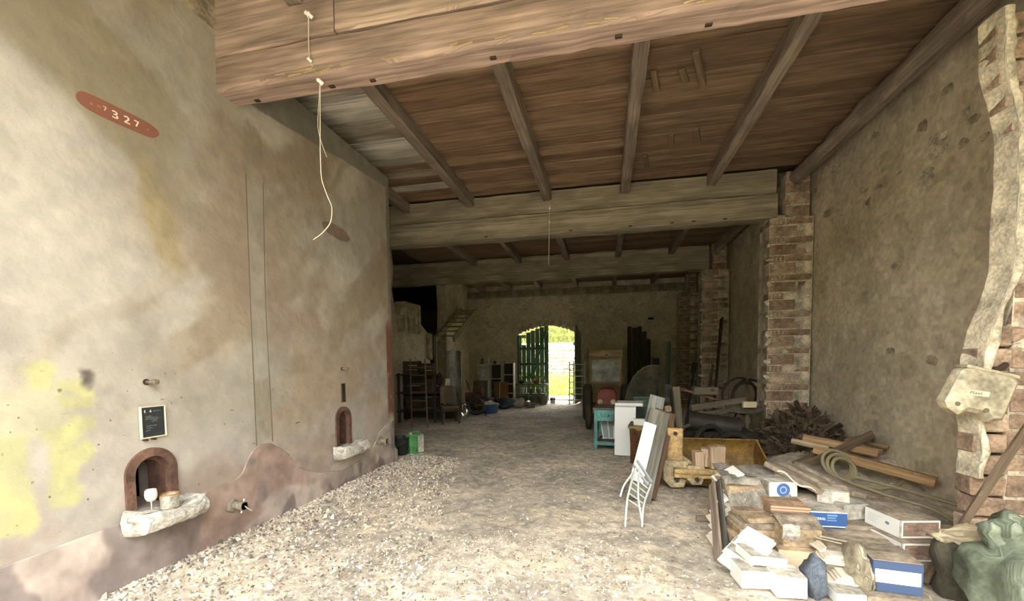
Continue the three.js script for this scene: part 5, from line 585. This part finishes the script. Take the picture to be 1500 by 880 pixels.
// ---------------------------------------------------------------- brush heap, wood scraps, timbers, hose by the right wall
{
  const G = ground, twig = cb(1, 0.016, 0.016, 0.004, 0.02);
  tag(scatter('brush_heap', twig, M('twig', 0xffffff, { roughness: 0.95 }), 2600, () => { const a = rr(0, 6.3), q = Math.sqrt(rnd()), x = 2.85 + 0.5 * q * Math.cos(a), z = -7.15 + 0.7 * q * Math.sin(a), y = G(x, z) + 0.5 * (1 - q * q) * rnd(), s = rr(0.08, 0.4); return { p: [Math.min(x, 3.2), y, z], e: [rr(0, 6), rr(0, 6), rr(-0.7, 0.7)], s: [s, rr(0.5, 1.5), rr(0.5, 1.5)] }; }, () => pick(['#4a3d30', '#5c4c3b', '#3a3027', '#6b5a45'])), 'heap of dark dry twigs at the foot of the perforated pier', 'brushwood', null, 'stuff');
  const sw = [M('scrap_pale', 0xb49c78, { kind: 'wood' }), M('scrap_dark', 0x7a6650, { kind: 'wood' })];
  for (let i = 0; i < 36; i++) { const x = rr(2.75, 3.25), z = -6.45 + rr(-0.55, 0.55), l = rr(0.12, 0.28), y = G(x, z) + rr(0.02, 0.16) * ss(2.6, 3.2, x) + 0.04; tag(obj('wood_scrap', bx(l, rr(0.03, 0.06), rr(0.03, 0.08), x, y, z, { rx: rr(-0.6, 0.6), ry: rr(0, 3), rz: rr(-0.6, 0.6), j: 0.006 }), sw[i % 2]), i % 2 ? 'brown wood scrap in the heap of kindling by the right wall' : 'pale wood scrap in the heap of kindling by the right wall', 'wood scrap', i % 2 ? 'brown scraps in the kindling heap' : 'pale scraps in the kindling heap'); }
  const or = M('timber_orange', 0xd2ae82, { kind: 'wood' }), pl = M('timber_pale', 0xd6c3a2, { kind: 'wood' }), gr = M('plank_grey', 0x84745f, { kind: 'wood' });
  tag(obj('timber', timber([2.5, 0.52, -5.75], [3.5, 0.4, -4.85].map((v, i) => [3.26, 0.36, -5.0][i]), 0.1, 0.1, { k: 0.003 }), or), 'longest orange-brown squared timber lying on the heap by the right wall', 'timber'); 
  tag(obj('timber', timber([2.45, 0.62, -5.95], [3.1, 0.52, -5.65], 0.09, 0.1, { k: 0.003 }), or), 'shorter orange-brown timber lying behind the longest one', 'timber'); tag(obj('timber', timber([2.28, 0.6, -5.85], [2.62, 0.54, -5.7], 0.06, 0.09, { k: 0.004 }), pl), 'short pale wood piece poking out left of the orange timbers', 'timber');
  tag(obj('timber', bar([2.2, 0.36, -5.4], [3.1, 0.72, -5.75], 0.09, 0.03, 0.004, 0.003), gr), 'grey plank lying slantwise over the orange timbers', 'plank'); tag(obj('timber', bar([2.25, 0.32, -5.7], [2.6, 0.45, -5.8], 0.1, 0.03), gr), 'brown board stub under the slanting grey plank', 'plank'); 
  const hs = thing('garden_hose', 'grey-green hose coiled over the heap before the orange timbers', 'hose', [0, 0, 0]), hm = M('hose_grey', 0x8f8566, { roughness: 0.7 });
  for (let i = 0; i < 3; i++) obj('coil', tr(new THREE.TorusGeometry(0.15 - 0.015 * i, 0.018, 8, 30).toNonIndexed(), 2.5 + 0.02 * i, 0.46 - 0.02 * i, -5.25 + 0.03 * i, -0.5, 0.2, 0), hm, hs); obj('run', [tube([[2.4, 0.36, -5.2], [2.6, 0.3, -4.95], [2.85, 0.3, -4.95], [3.0, 0.34, -5.05]], 0.02, 30), tube([[2.5, 0.32, -5.0], [2.75, 0.26, -4.75], [2.95, 0.22, -4.55], [3.05, 0.14, -4.3]], 0.018, 30), tube([[2.6, 0.36, -5.1], [2.95, 0.3, -4.85], [3.1, 0.28, -4.6], [3.2, 0.26, -4.5]], 0.02, 30)], hm, hs);
  // pole, plastic bag, green sack by the nearest pier
  tag(obj('long_pole', timber([2.18, 0.05, -3.42], [3.0, 1.68, -3.44], 0.05, 0.05, { round: 1, k: 0.004 }), M('pole_grey', 0x85745f, { kind: 'wood' })), 'long grey-brown pole leaning against the nearest brick pier', 'pole');
  const cv = M('cistern_plastic', 0xdcd2b8, { kind: 'blot', roughness: 0.55 }), cs = thing('plastic_cistern', 'dusty cream plastic cistern hung tilted on the nearest pier', 'cistern', [2.54, 1.35, -3.56], 0.0); cs.rotation.z = -0.26;
  const body = shape([[-0.17, 0.13], [-0.13, 0.165], [0.13, 0.165], [0.165, 0.13], [0.155, -0.14], [0.08, -0.17], [0.04, -0.13], [-0.06, -0.13], [-0.1, -0.17], [-0.17, -0.14], [-0.2, -0.1]]); const bg = ext(body, 0.13, 0.025); bg.translate(0, 0, -0.06); obj('body', bg, cv, cs); obj('lid', bx(0.31, 0.025, 0.13, 0, 0.165, 0.0, { c: 0.01 }), cv, cs); const em = print(128, 40, (c, w, h) => { c.fillStyle = '#c6bea6'; c.fillRect(0, 0, w, h); c.fillStyle = '#5a5342'; c.font = 'bold italic 30px sans-serif'; c.textBaseline = 'middle'; c.fillText('Plast', 14, 20); }); const eg = new THREE.PlaneGeometry(0.13, 0.035).toNonIndexed(); eg.rotateZ(0.12); eg.translate(-0.05, 0.0, 0.073); obj('emblem', eg, M('emblem', 0xffffff, { map: em, roughness: 0.6 }), cs); obj('fixing_hole', [[-0.14, -0.1], [0.03, -0.1]].map(([x, y]) => cyl(0.016, 0.01, x, y, 0.069, { rx: 1.57 })), M('emblem_dark', 0x6b604c, {}), cs); obj('hook', bar([0.05, 0.18, 0.0], [0.12, 0.25, -0.03], 0.03, 0.03), M('old_iron'), cs);
  const sk = M('sack_green', 0x8a9684, { roughness: 0.4, kind: 'blot' }); const s1 = thing('green_sack', 'crumpled green plastic sack at the foot of the nearest pier', 'sack', [2.44, 0.24, -3.0]); obj('body', lump(0.28, 0.3, 0.26, 0.4, 4, 1.5), sk, s1); obj('gathered_top', lump(0.09, 0.12, 0.08, 0.5, 3, 2).translate(-0.1, 0.31, -0.05), sk, s1);
  const s2 = thing('white_sheet', 'cream cloth bundle between the pole and the green sack', 'cloth', [2.38, 0.4, -3.34]); obj('bundle', lump(0.17, 0.07, 0.1, 0.6, 4, 1.8), M('cloth_cream', 0xcdbfa2, { kind: 'blot' }), s2);
  const s3 = thing('dark_sack', 'dark green-brown sack under the cream bundle', 'sack', [2.36, 0.16, -3.32]); obj('body', lump(0.2, 0.2, 0.16, 0.5, 3, 1.6), M('sack_dark', 0x5a5645, { kind: 'blot' }), s3);
}

// ---------------------------------------------------------------- the pile of tile boxes at the right front
{
  const card = M('cardboard', 0xd8bf9f, { kind: 'blot', roughness: 0.9 }), cardD = M('cardboard_dusty', 0xb8aa98, { kind: 'blot', roughness: 0.95 }), cardP = M('cardboard_peach', 0xd9b594, { kind: 'blot' }), blue = M('carton_blue', 0x3a5788, { kind: 'blot', roughness: 0.6 }), navy = M('carton_navy', 0x5c6d8c, { kind: 'blot', roughness: 0.7 }), white = M('tile_white', 0xf0eee8, { roughness: 0.35 }), wcard = M('carton_white', 0xe4dfd4, { kind: 'blot' }), tilew = M('tile_cream', 0xe3d9c6, { roughness: 0.4 }), film = M('film', 0xf2e8cc, { roughness: 0.35, transmission: 0.25, thickness: 0, kind: 'blot' }), brownP = M('print_red', 0x8e6555, { kind: 'blot' });
  const ORD = ['first', 'second', 'third', 'fourth', 'fifth', 'sixth', 'seventh', 'eighth', 'ninth', 'tenth', 'eleventh', 'twelfth', 'thirteenth', 'fourteenth', 'fifteenth'];
  const flat = (w, h, x, y, z, ry = 0) => { const g = new THREE.PlaneGeometry(w, h).toNonIndexed(); g.rotateY(ry); return g.translate(x, y, z); };
  // a carton: body, lid with two flaps meeting in a seam, tape, and what is printed on its front and left side
  function carton(label, [x, y, z], [w, h, d], ry, m, o = {}) {
    const t = thing('tile_carton', label, 'box', [x, y, z], ry, o.group); if (o.rz) t.rotation.z = o.rz; if (o.rx) t.rotation.x = o.rx;
    obj('body', bx(w, h - 0.006, d, 0, h / 2 - 0.003, 0, { c: 0.006, j: 0.003 }), m, t);
    for (const s of [-1, 1]) obj('flap', bx(w - 0.004, 0.005, d / 2 - 0.004, 0, h - 0.0015, s * d / 4, { c: 0.001, rx: s * rr(0, 0.03) }), o.top ?? m, t);
    if (o.tape) obj('tape', bx(w + 0.002, 0.002, 0.05, 0, h + 0.001, 0, { c: 0.0005 }), o.tape, t);
    if (o.front) obj('front_print', flat(o.front[0], o.front[1], o.front[3] ?? 0, h / 2, d / 2 + 0.004), o.front[2], t);
    if (o.left) obj('side_print', flat(o.left[0], o.left[1], -w / 2 - 0.004, h / 2, 0, -Math.PI / 2), o.left[2], t);
    return t;
  }
  const stripe = (name, draw, w = 256, h = 128) => M(name, 0xffffff, { map: print(w, h, draw), roughness: 0.7 });
  const pLabel = stripe('print_label', (c, w, h) => { c.fillStyle = '#45577a'; c.fillRect(0, 0, w, h); c.fillStyle = '#e9edf2'; c.fillRect(10, 34, w - 20, 56); c.fillStyle = '#b8a9bd'; c.fillRect(24, 44, 34, 36); c.fillStyle = '#c3ccd8'; for (let i = 0; i < 5; i++) c.fillRect(80 + i * 30, 46, 22, 32); });
  const pBlue = stripe('print_blue', (c, w, h) => { c.fillStyle = '#385c92'; c.fillRect(0, 0, w, h); c.fillStyle = '#dfe8f4'; c.fillRect(0, 0, w, 7); c.fillRect(0, h - 8, w, 8); c.fillStyle = '#6f95c2'; c.fillRect(118, 20, 70, 16); c.fillRect(118, 44, 60, 12); c.fillRect(118, 66, 66, 10); c.fillStyle = '#cfe0f2'; c.font = 'bold 30px sans-serif'; c.fillText('CERBAL', 18, 70, 92); });
  const pWin = stripe('print_window', (c, w, h) => { c.fillStyle = '#e9e4da'; c.fillRect(0, 0, w, h); c.fillStyle = '#8a7466'; c.fillRect(10, 12, w - 20, h - 26); for (let i = 0; i < 60; i++) { c.fillStyle = pick(['rgba(150,110,90,0.4)', 'rgba(110,90,80,0.4)', 'rgba(190,170,150,0.35)', 'rgba(90,70,60,0.35)']); c.fillRect(rr(10, w - 60), rr(12, h - 34), rr(10, 50), rr(6, 20)); } });
  const pLogo = stripe('print_logo', (c, w, h) => { c.fillStyle = '#e8e6e0'; c.fillRect(0, 0, w, h); c.fillStyle = '#7a8796'; c.beginPath(); c.ellipse(170, 56, 16, 12, 0, 0, 7); c.fill(); c.fillStyle = '#c6ccd2'; for (let i = 0; i < 5; i++) c.fillRect(20, 30 + i * 14, rr(40, 110), 5); });
  const pRing = stripe('print_ring', (c, w, h) => { c.fillStyle = '#e4dfd2'; c.fillRect(0, 0, w, h); c.fillStyle = '#4568a0'; c.beginPath(); c.arc(128, 70, 62, 0, 7); c.fill(); c.strokeStyle = '#aac0de'; c.lineWidth = 8; c.beginPath(); c.arc(128, 70, 28, 0, 7); c.stroke(); });
  const pTri = stripe('print_triangles', (c, w, h) => { c.fillStyle = '#dcc3a2'; c.fillRect(0, 0, w, h); for (let i = 0; i < 400; i++) { c.fillStyle = `rgba(150,115,85,${0.08 * rnd()})`; c.fillRect(rr(0, w), rr(0, h), rr(4, 40), 3); } c.fillStyle = '#7a5e48'; for (const x of [128, 184]) { c.beginPath(); c.moveTo(x, 108); c.lineTo(x + 20, 74); c.lineTo(x + 40, 108); c.fill(); } });
  const pBand = stripe('print_band', (c, w, h) => { c.fillStyle = '#dcb898'; c.fillRect(0, 0, w, h); c.fillStyle = '#48608c'; c.fillRect(0, 46, w, 60); c.fillStyle = '#eef0f2'; c.fillRect(0, 100, w, 10); });
  const pRed = stripe('print_redband', (c, w, h) => { c.fillStyle = '#cfa98c'; c.fillRect(0, 0, w, h); c.fillStyle = '#9a6a58'; c.fillRect(0, 30, w, 22); c.fillRect(0, 80, w, 18); });
  const pCase = stripe('print_case', (c, w, h) => { c.fillStyle = '#38537e'; c.fillRect(0, 0, w, h); c.strokeStyle = '#cfe0f0'; c.lineWidth = 12; c.strokeRect(90, 20, 110, 62); c.fillStyle = '#7f98b8'; c.fillRect(102, 30, 60, 40); });

  // bottom layer that carries the pile
  carton('dusty carton at the bottom of the pile under the blue carton with the white label', [1.81, 0, -3.24], [0.3, 0.085, 0.34], 0, cardD);
  carton('dusty carton at the bottom of the pile under the lower brown-print carton', [2.2, 0, -3.68], [0.36, 0.13, 0.34], 0, cardD);
  carton('dusty carton at the bottom of the pile in the middle', [1.72, 0, -3.75], [0.42, 0.16, 0.4], 0.05, cardD);
  carton('dusty carton at the bottom of the pile under the thin cartons', [1.2, 0, -3.85], [0.36, 0.17, 0.36], 0.1, card);
  carton('dusty carton at the bottom of the pile at the back left', [1.3, 0, -4.35], [0.5, 0.28, 0.5], 0.05, cardD);
  carton('dusty carton at the bottom of the pile at the back middle', [1.85, 0, -4.3], [0.5, 0.24, 0.5], 0, cardD);
  carton('dusty carton at the bottom of the pile at the back right', [2.35, 0, -4.12], [0.44, 0.25, 0.4], 0, cardD);
  carton('second dusty carton stacked at the back left of the pile', [1.32, 0.28, -4.38], [0.46, 0.18, 0.44], 0.1, card);
  carton('second dusty carton stacked at the back middle of the pile', [1.78, 0.24, -4.32], [0.46, 0.16, 0.42], -0.05, cardD);

  // front row
  carton('blue carton with a long white label at the front of the pile', [1.87, 0.085, -3.28], [0.27, 0.21, 0.3], -0.12, navy, { top: cardD, front: [0.26, 0.2, pLabel] });
  carton('white tile carton at the front left, next to the grey-blue sack', [1.23, 0, -3.2], [0.19, 0.145, 0.2], 0.06, white, { top: wcard });
  carton('white tile carton leaning at the very front left of the pile', [1.03, 0, -3.28], [0.19, 0.13, 0.2], 0.12, white, { top: wcard });
  carton('white tile carton lying on the two front left cartons', [1.12, 0.135, -3.36], [0.26, 0.07, 0.22], 0.2, white, { top: wcard, rz: -0.12 });
  const sk = thing('navy_sack', 'slack grey-blue sack between the white cartons and the loose tiles', 'sack', [1.41, 0.1, -3.2]); obj('body', lump(0.055, 0.14, 0.13, 0.45, 3, 1.8), M('sack_blue', 0x8490a2, { kind: 'blot' }), sk);
  // tilted sheet of wrapped tiles at the front left
  [[0.94, 0.015, -3.38, 0.75, 'broad white wrapped tile pack slanting at the front left corner of the pile'], [1.0, 0.03, -3.5, 0.7, 'second white tile pack slanting behind the broad front left pack']].forEach(([x, y, z, a, lab]) => { const t = thing('tile_pack', lab, 'tile pack', [x, y, z], 0.35); t.rotation.z = a; for (let i = 0; i < 4; i++) obj('tile', bx(0.3, 0.012, 0.28, 0.15, 0.01 + i * 0.0135, 0.01 * (i % 2), { c: 0.002 }), white, t); obj('wrap', bx(0.06, 0.058, 0.285, 0.15, 0.03, 0.002, { c: 0.004 }), wcard, t); });
  // middle left: two torn cardboard cartons, thin cartons, slopes of tiles
  carton('light cardboard carton with two dark triangles', [1.44, 0.0, -3.66], [0.28, 0.165, 0.3], -0.02, card, { front: [0.275, 0.155, pTri] });
  const tc = carton('torn cardboard carton lying on the one with the triangles', [1.48, 0.165, -3.72], [0.27, 0.15, 0.3], 0.04, card); obj('torn_flap', sheet((u, v) => [lerp(-0.15, 0.15, u), 0.15 + 0.05 * Math.sin(v * 2.4) + 0.03 * (fbm(u * 4, v * 4, 3) - 0.5), lerp(0.16, -0.14, v)], 12, 10, 0.004), cardD, tc); obj('torn_edge', sheet((u, v) => [lerp(-0.15, -0.03, u), lerp(0.05, 0.17, v) + 0.02 * fbm(u * 6, v * 6, 3), 0.155 + 0.02 * Math.sin(v * 3)], 8, 8, 0.004), wcard, tc);
  [['thin folded carton, lowest of three beside the torn carton', 0.17, 0.06], ['thin folded carton, middle of three beside the torn carton', 0.232, 0.05], ['thin folded carton, topmost of three beside the torn carton', 0.284, 0.045]].forEach(([lab, y, h], i) => carton(lab, [1.2 + i * 0.012, y, -3.85], [0.27 - i * 0.02, h, 0.3], 0.1 + i * 0.05, i === 1 ? cardD : card));
  for (let i = 0; i < 15; i++) { const k = i / 14, t = obj('loose_tile', bx(0.24, 0.012, 0.22, 0, 0, 0, { c: 0.002 }), i % 4 ? white : tilew); t.position.set(1.02 + 0.16 * k + rr(-0.02, 0.02), 0.08 + 0.4 * k, -3.92 - 0.5 * k + rr(-0.03, 0.03)); t.rotation.order = 'YXZ'; t.rotation.set(0.12 + rr(-0.08, 0.08), 0.12 + rr(-0.1, 0.1), 0.5 + rr(-0.15, 0.1)); tag(t, ORD[i] + ' white tile up from the floor on the left slope of the box pile', 'tile', 'loose tiles on the left slope'); }
  // back: dusty sheet over the back left, sloping long cartons, ringed box
  const sh = thing('dust_sheet', 'dusty grey plastic sheet over the back left of the pile', 'sheet', [0, 0, 0]); obj('sheet', sheet((u, v) => { const x = lerp(1.1, 1.6, u), z = lerp(-3.95, -4.72, v); return [x, 0.47 + 0.06 * v + 0.03 * (fbm(u * 5, v * 5, 4) - 0.5) * 2 - 0.22 * (1 - v) * (1 - ss(0, 0.5, v)) * (1 - u * 0.4), z]; }, 26, 26, 0.004), M('dusty_film', 0xb7b1a6, { roughness: 0.5, kind: 'blot' }), sh); obj('fold', tube([[1.15, 0.5, -4.6], [1.3, 0.47, -4.3], [1.42, 0.36, -4.02]], 0.012, 16), M('dusty_film'), sh);
  carton('cream carton with a big blue ring printed on its front', [1.53, 0.4, -4.22], [0.24, 0.13, 0.24], 0.12, wcard, { front: [0.23, 0.125, pRing], rz: 0.02 });
  carton('peach carton with a navy band, left of the bright blue carton', [1.5, 0.24, -3.92], [0.31, 0.1, 0.28], -0.08, cardP, { front: [0.305, 0.095, pBand] });
  carton('flat carton with red-brown stripes lying on the peach carton', [1.5, 0.34, -3.96], [0.29, 0.06, 0.28], -0.04, cardP, { front: [0.285, 0.055, pRed] });
  carton('grey carton under the peach carton with the navy band', [1.52, 0.165, -4.0], [0.3, 0.075, 0.28], 0, cardD);
  carton('bright blue carton with pale lettering in the middle of the pile', [1.76, 0.255, -3.96], [0.27, 0.125, 0.3], 0.03, blue, { top: wcard, front: [0.265, 0.12, pBlue] });
  carton('small blue case with a white outline under the lettered blue carton', [1.78, 0.16, -3.93], [0.2, 0.095, 0.28], 0.03, blue, { front: [0.19, 0.09, pCase] });
  for (const [x, y, z, w, d, a, b, lab] of [[1.72, 0.5, -4.3, 0.2, 0.56, 0.5, -0.25, 'long flat carton tilted across the top of the pile, leftmost of three'], [1.87, 0.49, -4.37, 0.16, 0.58, 0.5, -0.25, 'long flat carton tilted across the top of the pile, middle of three'], [2.03, 0.47, -4.43, 0.17, 0.6, 0.45, -0.25, 'long flat carton tilted across the top of the pile, rightmost of three']]) { const t = carton(lab, [x, y, z], [w, 0.05, d], a, cardD, {}); t.rotation.order = 'YXZ'; t.rotation.x = 0.22; t.rotation.z = b; }
  tag(obj('torn_paper', sheet((u, v) => [1.5 + 0.28 * u + 0.02 * v, 0.62 - 0.16 * u + 0.02 * Math.sin(u * 9), -4.12 + 0.1 * u - 0.05 * v], 12, 4, 0.003), M('paper_white', 0xf2eee2, {})), 'curled white paper strip over the carton with the blue ring', 'paper');
  carton('open white carton behind the lettered blue carton', [1.93, 0.38, -4.12], [0.22, 0.12, 0.22], -0.35, wcard, { tape: cardP });
  // right: cream pack, brown-print cartons, base
  carton('dusty brown carton under the cream pack, right of the lettered blue carton', [2.05, 0.16, -3.98], [0.34, 0.12, 0.34], 0, cardD);
  carton('cream wrapped tile pack left of the brown-print cartons', [2.0, 0.28, -4.05], [0.22, 0.13, 0.22], 0.3, wcard);
  carton('flat dark carton lying behind the upper brown-print carton', [2.26, 0.25, -4.14], [0.34, 0.1, 0.26], -0.1, cardD, { front: [0.33, 0.09, pWin] });
  carton('white brown-print carton, lower of two at the right edge of the pile', [2.22, 0.132, -3.7], [0.27, 0.14, 0.3], 0.16, wcard, { top: cardD, front: [0.26, 0.13, pWin], left: [0.29, 0.13, pLogo] });
  carton('white brown-print carton, upper of two at the right edge of the pile', [2.25, 0.274, -3.79], [0.29, 0.14, 0.32], 0.2, wcard, { top: cardD, front: [0.28, 0.13, pWin], left: [0.31, 0.13, pLogo] });
  // middle: dusty flat sheet, strips, film, loose tiles
  carton('wide flat dusty carton behind the blue carton with the white label', [1.85, 0.16, -3.66], [0.46, 0.09, 0.5], -0.12, cardD);
  carton('flat dusty carton lying left of the blue carton with the white label', [1.62, 0.16, -3.72], [0.16, 0.06, 0.26], 0.1, wcard);
  [[1.66, 0.262, -3.55, 0.5], [1.7, 0.262, -3.45, 0.6]].forEach(([x, y, z, a], i) => tag(obj('thin_strip', bx(0.34, 0.012, 0.014, x, y, z, { ry: -a }), M('strip_pale', 0xd9cdb2, { kind: 'wood' })), ['thin pale strip lying on the wide dusty carton, farther one', 'thin pale strip lying on the wide dusty carton, nearer one'][i], 'strip'));
  const fl = thing('plastic_film', 'yellowish crumpled plastic film spilling beside the blue labelled carton', 'film', [1.7, 0.14, -3.26]); obj('film', lump(0.06, 0.17, 0.16, 0.45, 4, 2.6), film, fl);
  for (let s = 0; s < 3; s++) for (let i = 0; i < 5 - s; i++) { const t = obj('stacked_tile', bx(0.2, 0.011, 0.16, 0, 0, 0, { c: 0.0015, j: 0.001 }), tilew); t.position.set(1.61 + 0.02 * i + rr(-0.008, 0.008) + s * 0.012, 0.155 + s * 0.0 + i * 0.0135 + [0, -0.07, 0.045][s], -3.42 + [0, 0.14, -0.12][s]); t.rotation.y = -0.25 + rr(-0.12, 0.12) + s * 0.15; tag(t, ORD[i] + [' cream tile from the bottom of the stepped stack before the triangle carton', ' cream tile from the bottom of the low front stack beside the grey-blue sack', ' cream tile from the bottom of the small stack behind the stepped one'][s], 'tile', ['stepped stack of cream tiles', 'low front stack of cream tiles', 'small rear stack of cream tiles'][s]); }
  carton('white tile carton under the stepped stack of cream tiles', [1.58, 0, -3.26], [0.2, 0.08, 0.36], 0.05, white, { top: wcard });
  carton('flat tile carton carrying the stepped stack of cream tiles', [1.61, 0.08, -3.44], [0.2, 0.07, 0.18], 0.05, cardD);
  // boards propped against the left flank
  tag(obj('propped_plank', bar([0.9, 0.01, -3.6], [1.02, 0.42, -4.35], 0.09, 0.02, 0.003, 0.002, 0.5), M('plank_pinkish', 0xb4a394, { kind: 'wood' })), 'pinkish grey plank propped against the left flank of the box pile', 'plank'); tag(obj('propped_plank', bar([0.96, 0.01, -3.62], [1.08, 0.44, -4.38], 0.09, 0.02, 0.003, 0.002, 0.5), M('plank_slate', 0x77756c, { kind: 'wood' })), 'dark grey plank between the pinkish plank and the box pile', 'plank');
  tag(obj('floor_batten', bar([0.9, 0.03, -4.45], [1.2, 0.03, -4.5], 0.06, 0.03), M('plank_pinkish')), 'pale batten lying on the floor left of the box pile', 'batten');
}
renderer.render(scene, camera);
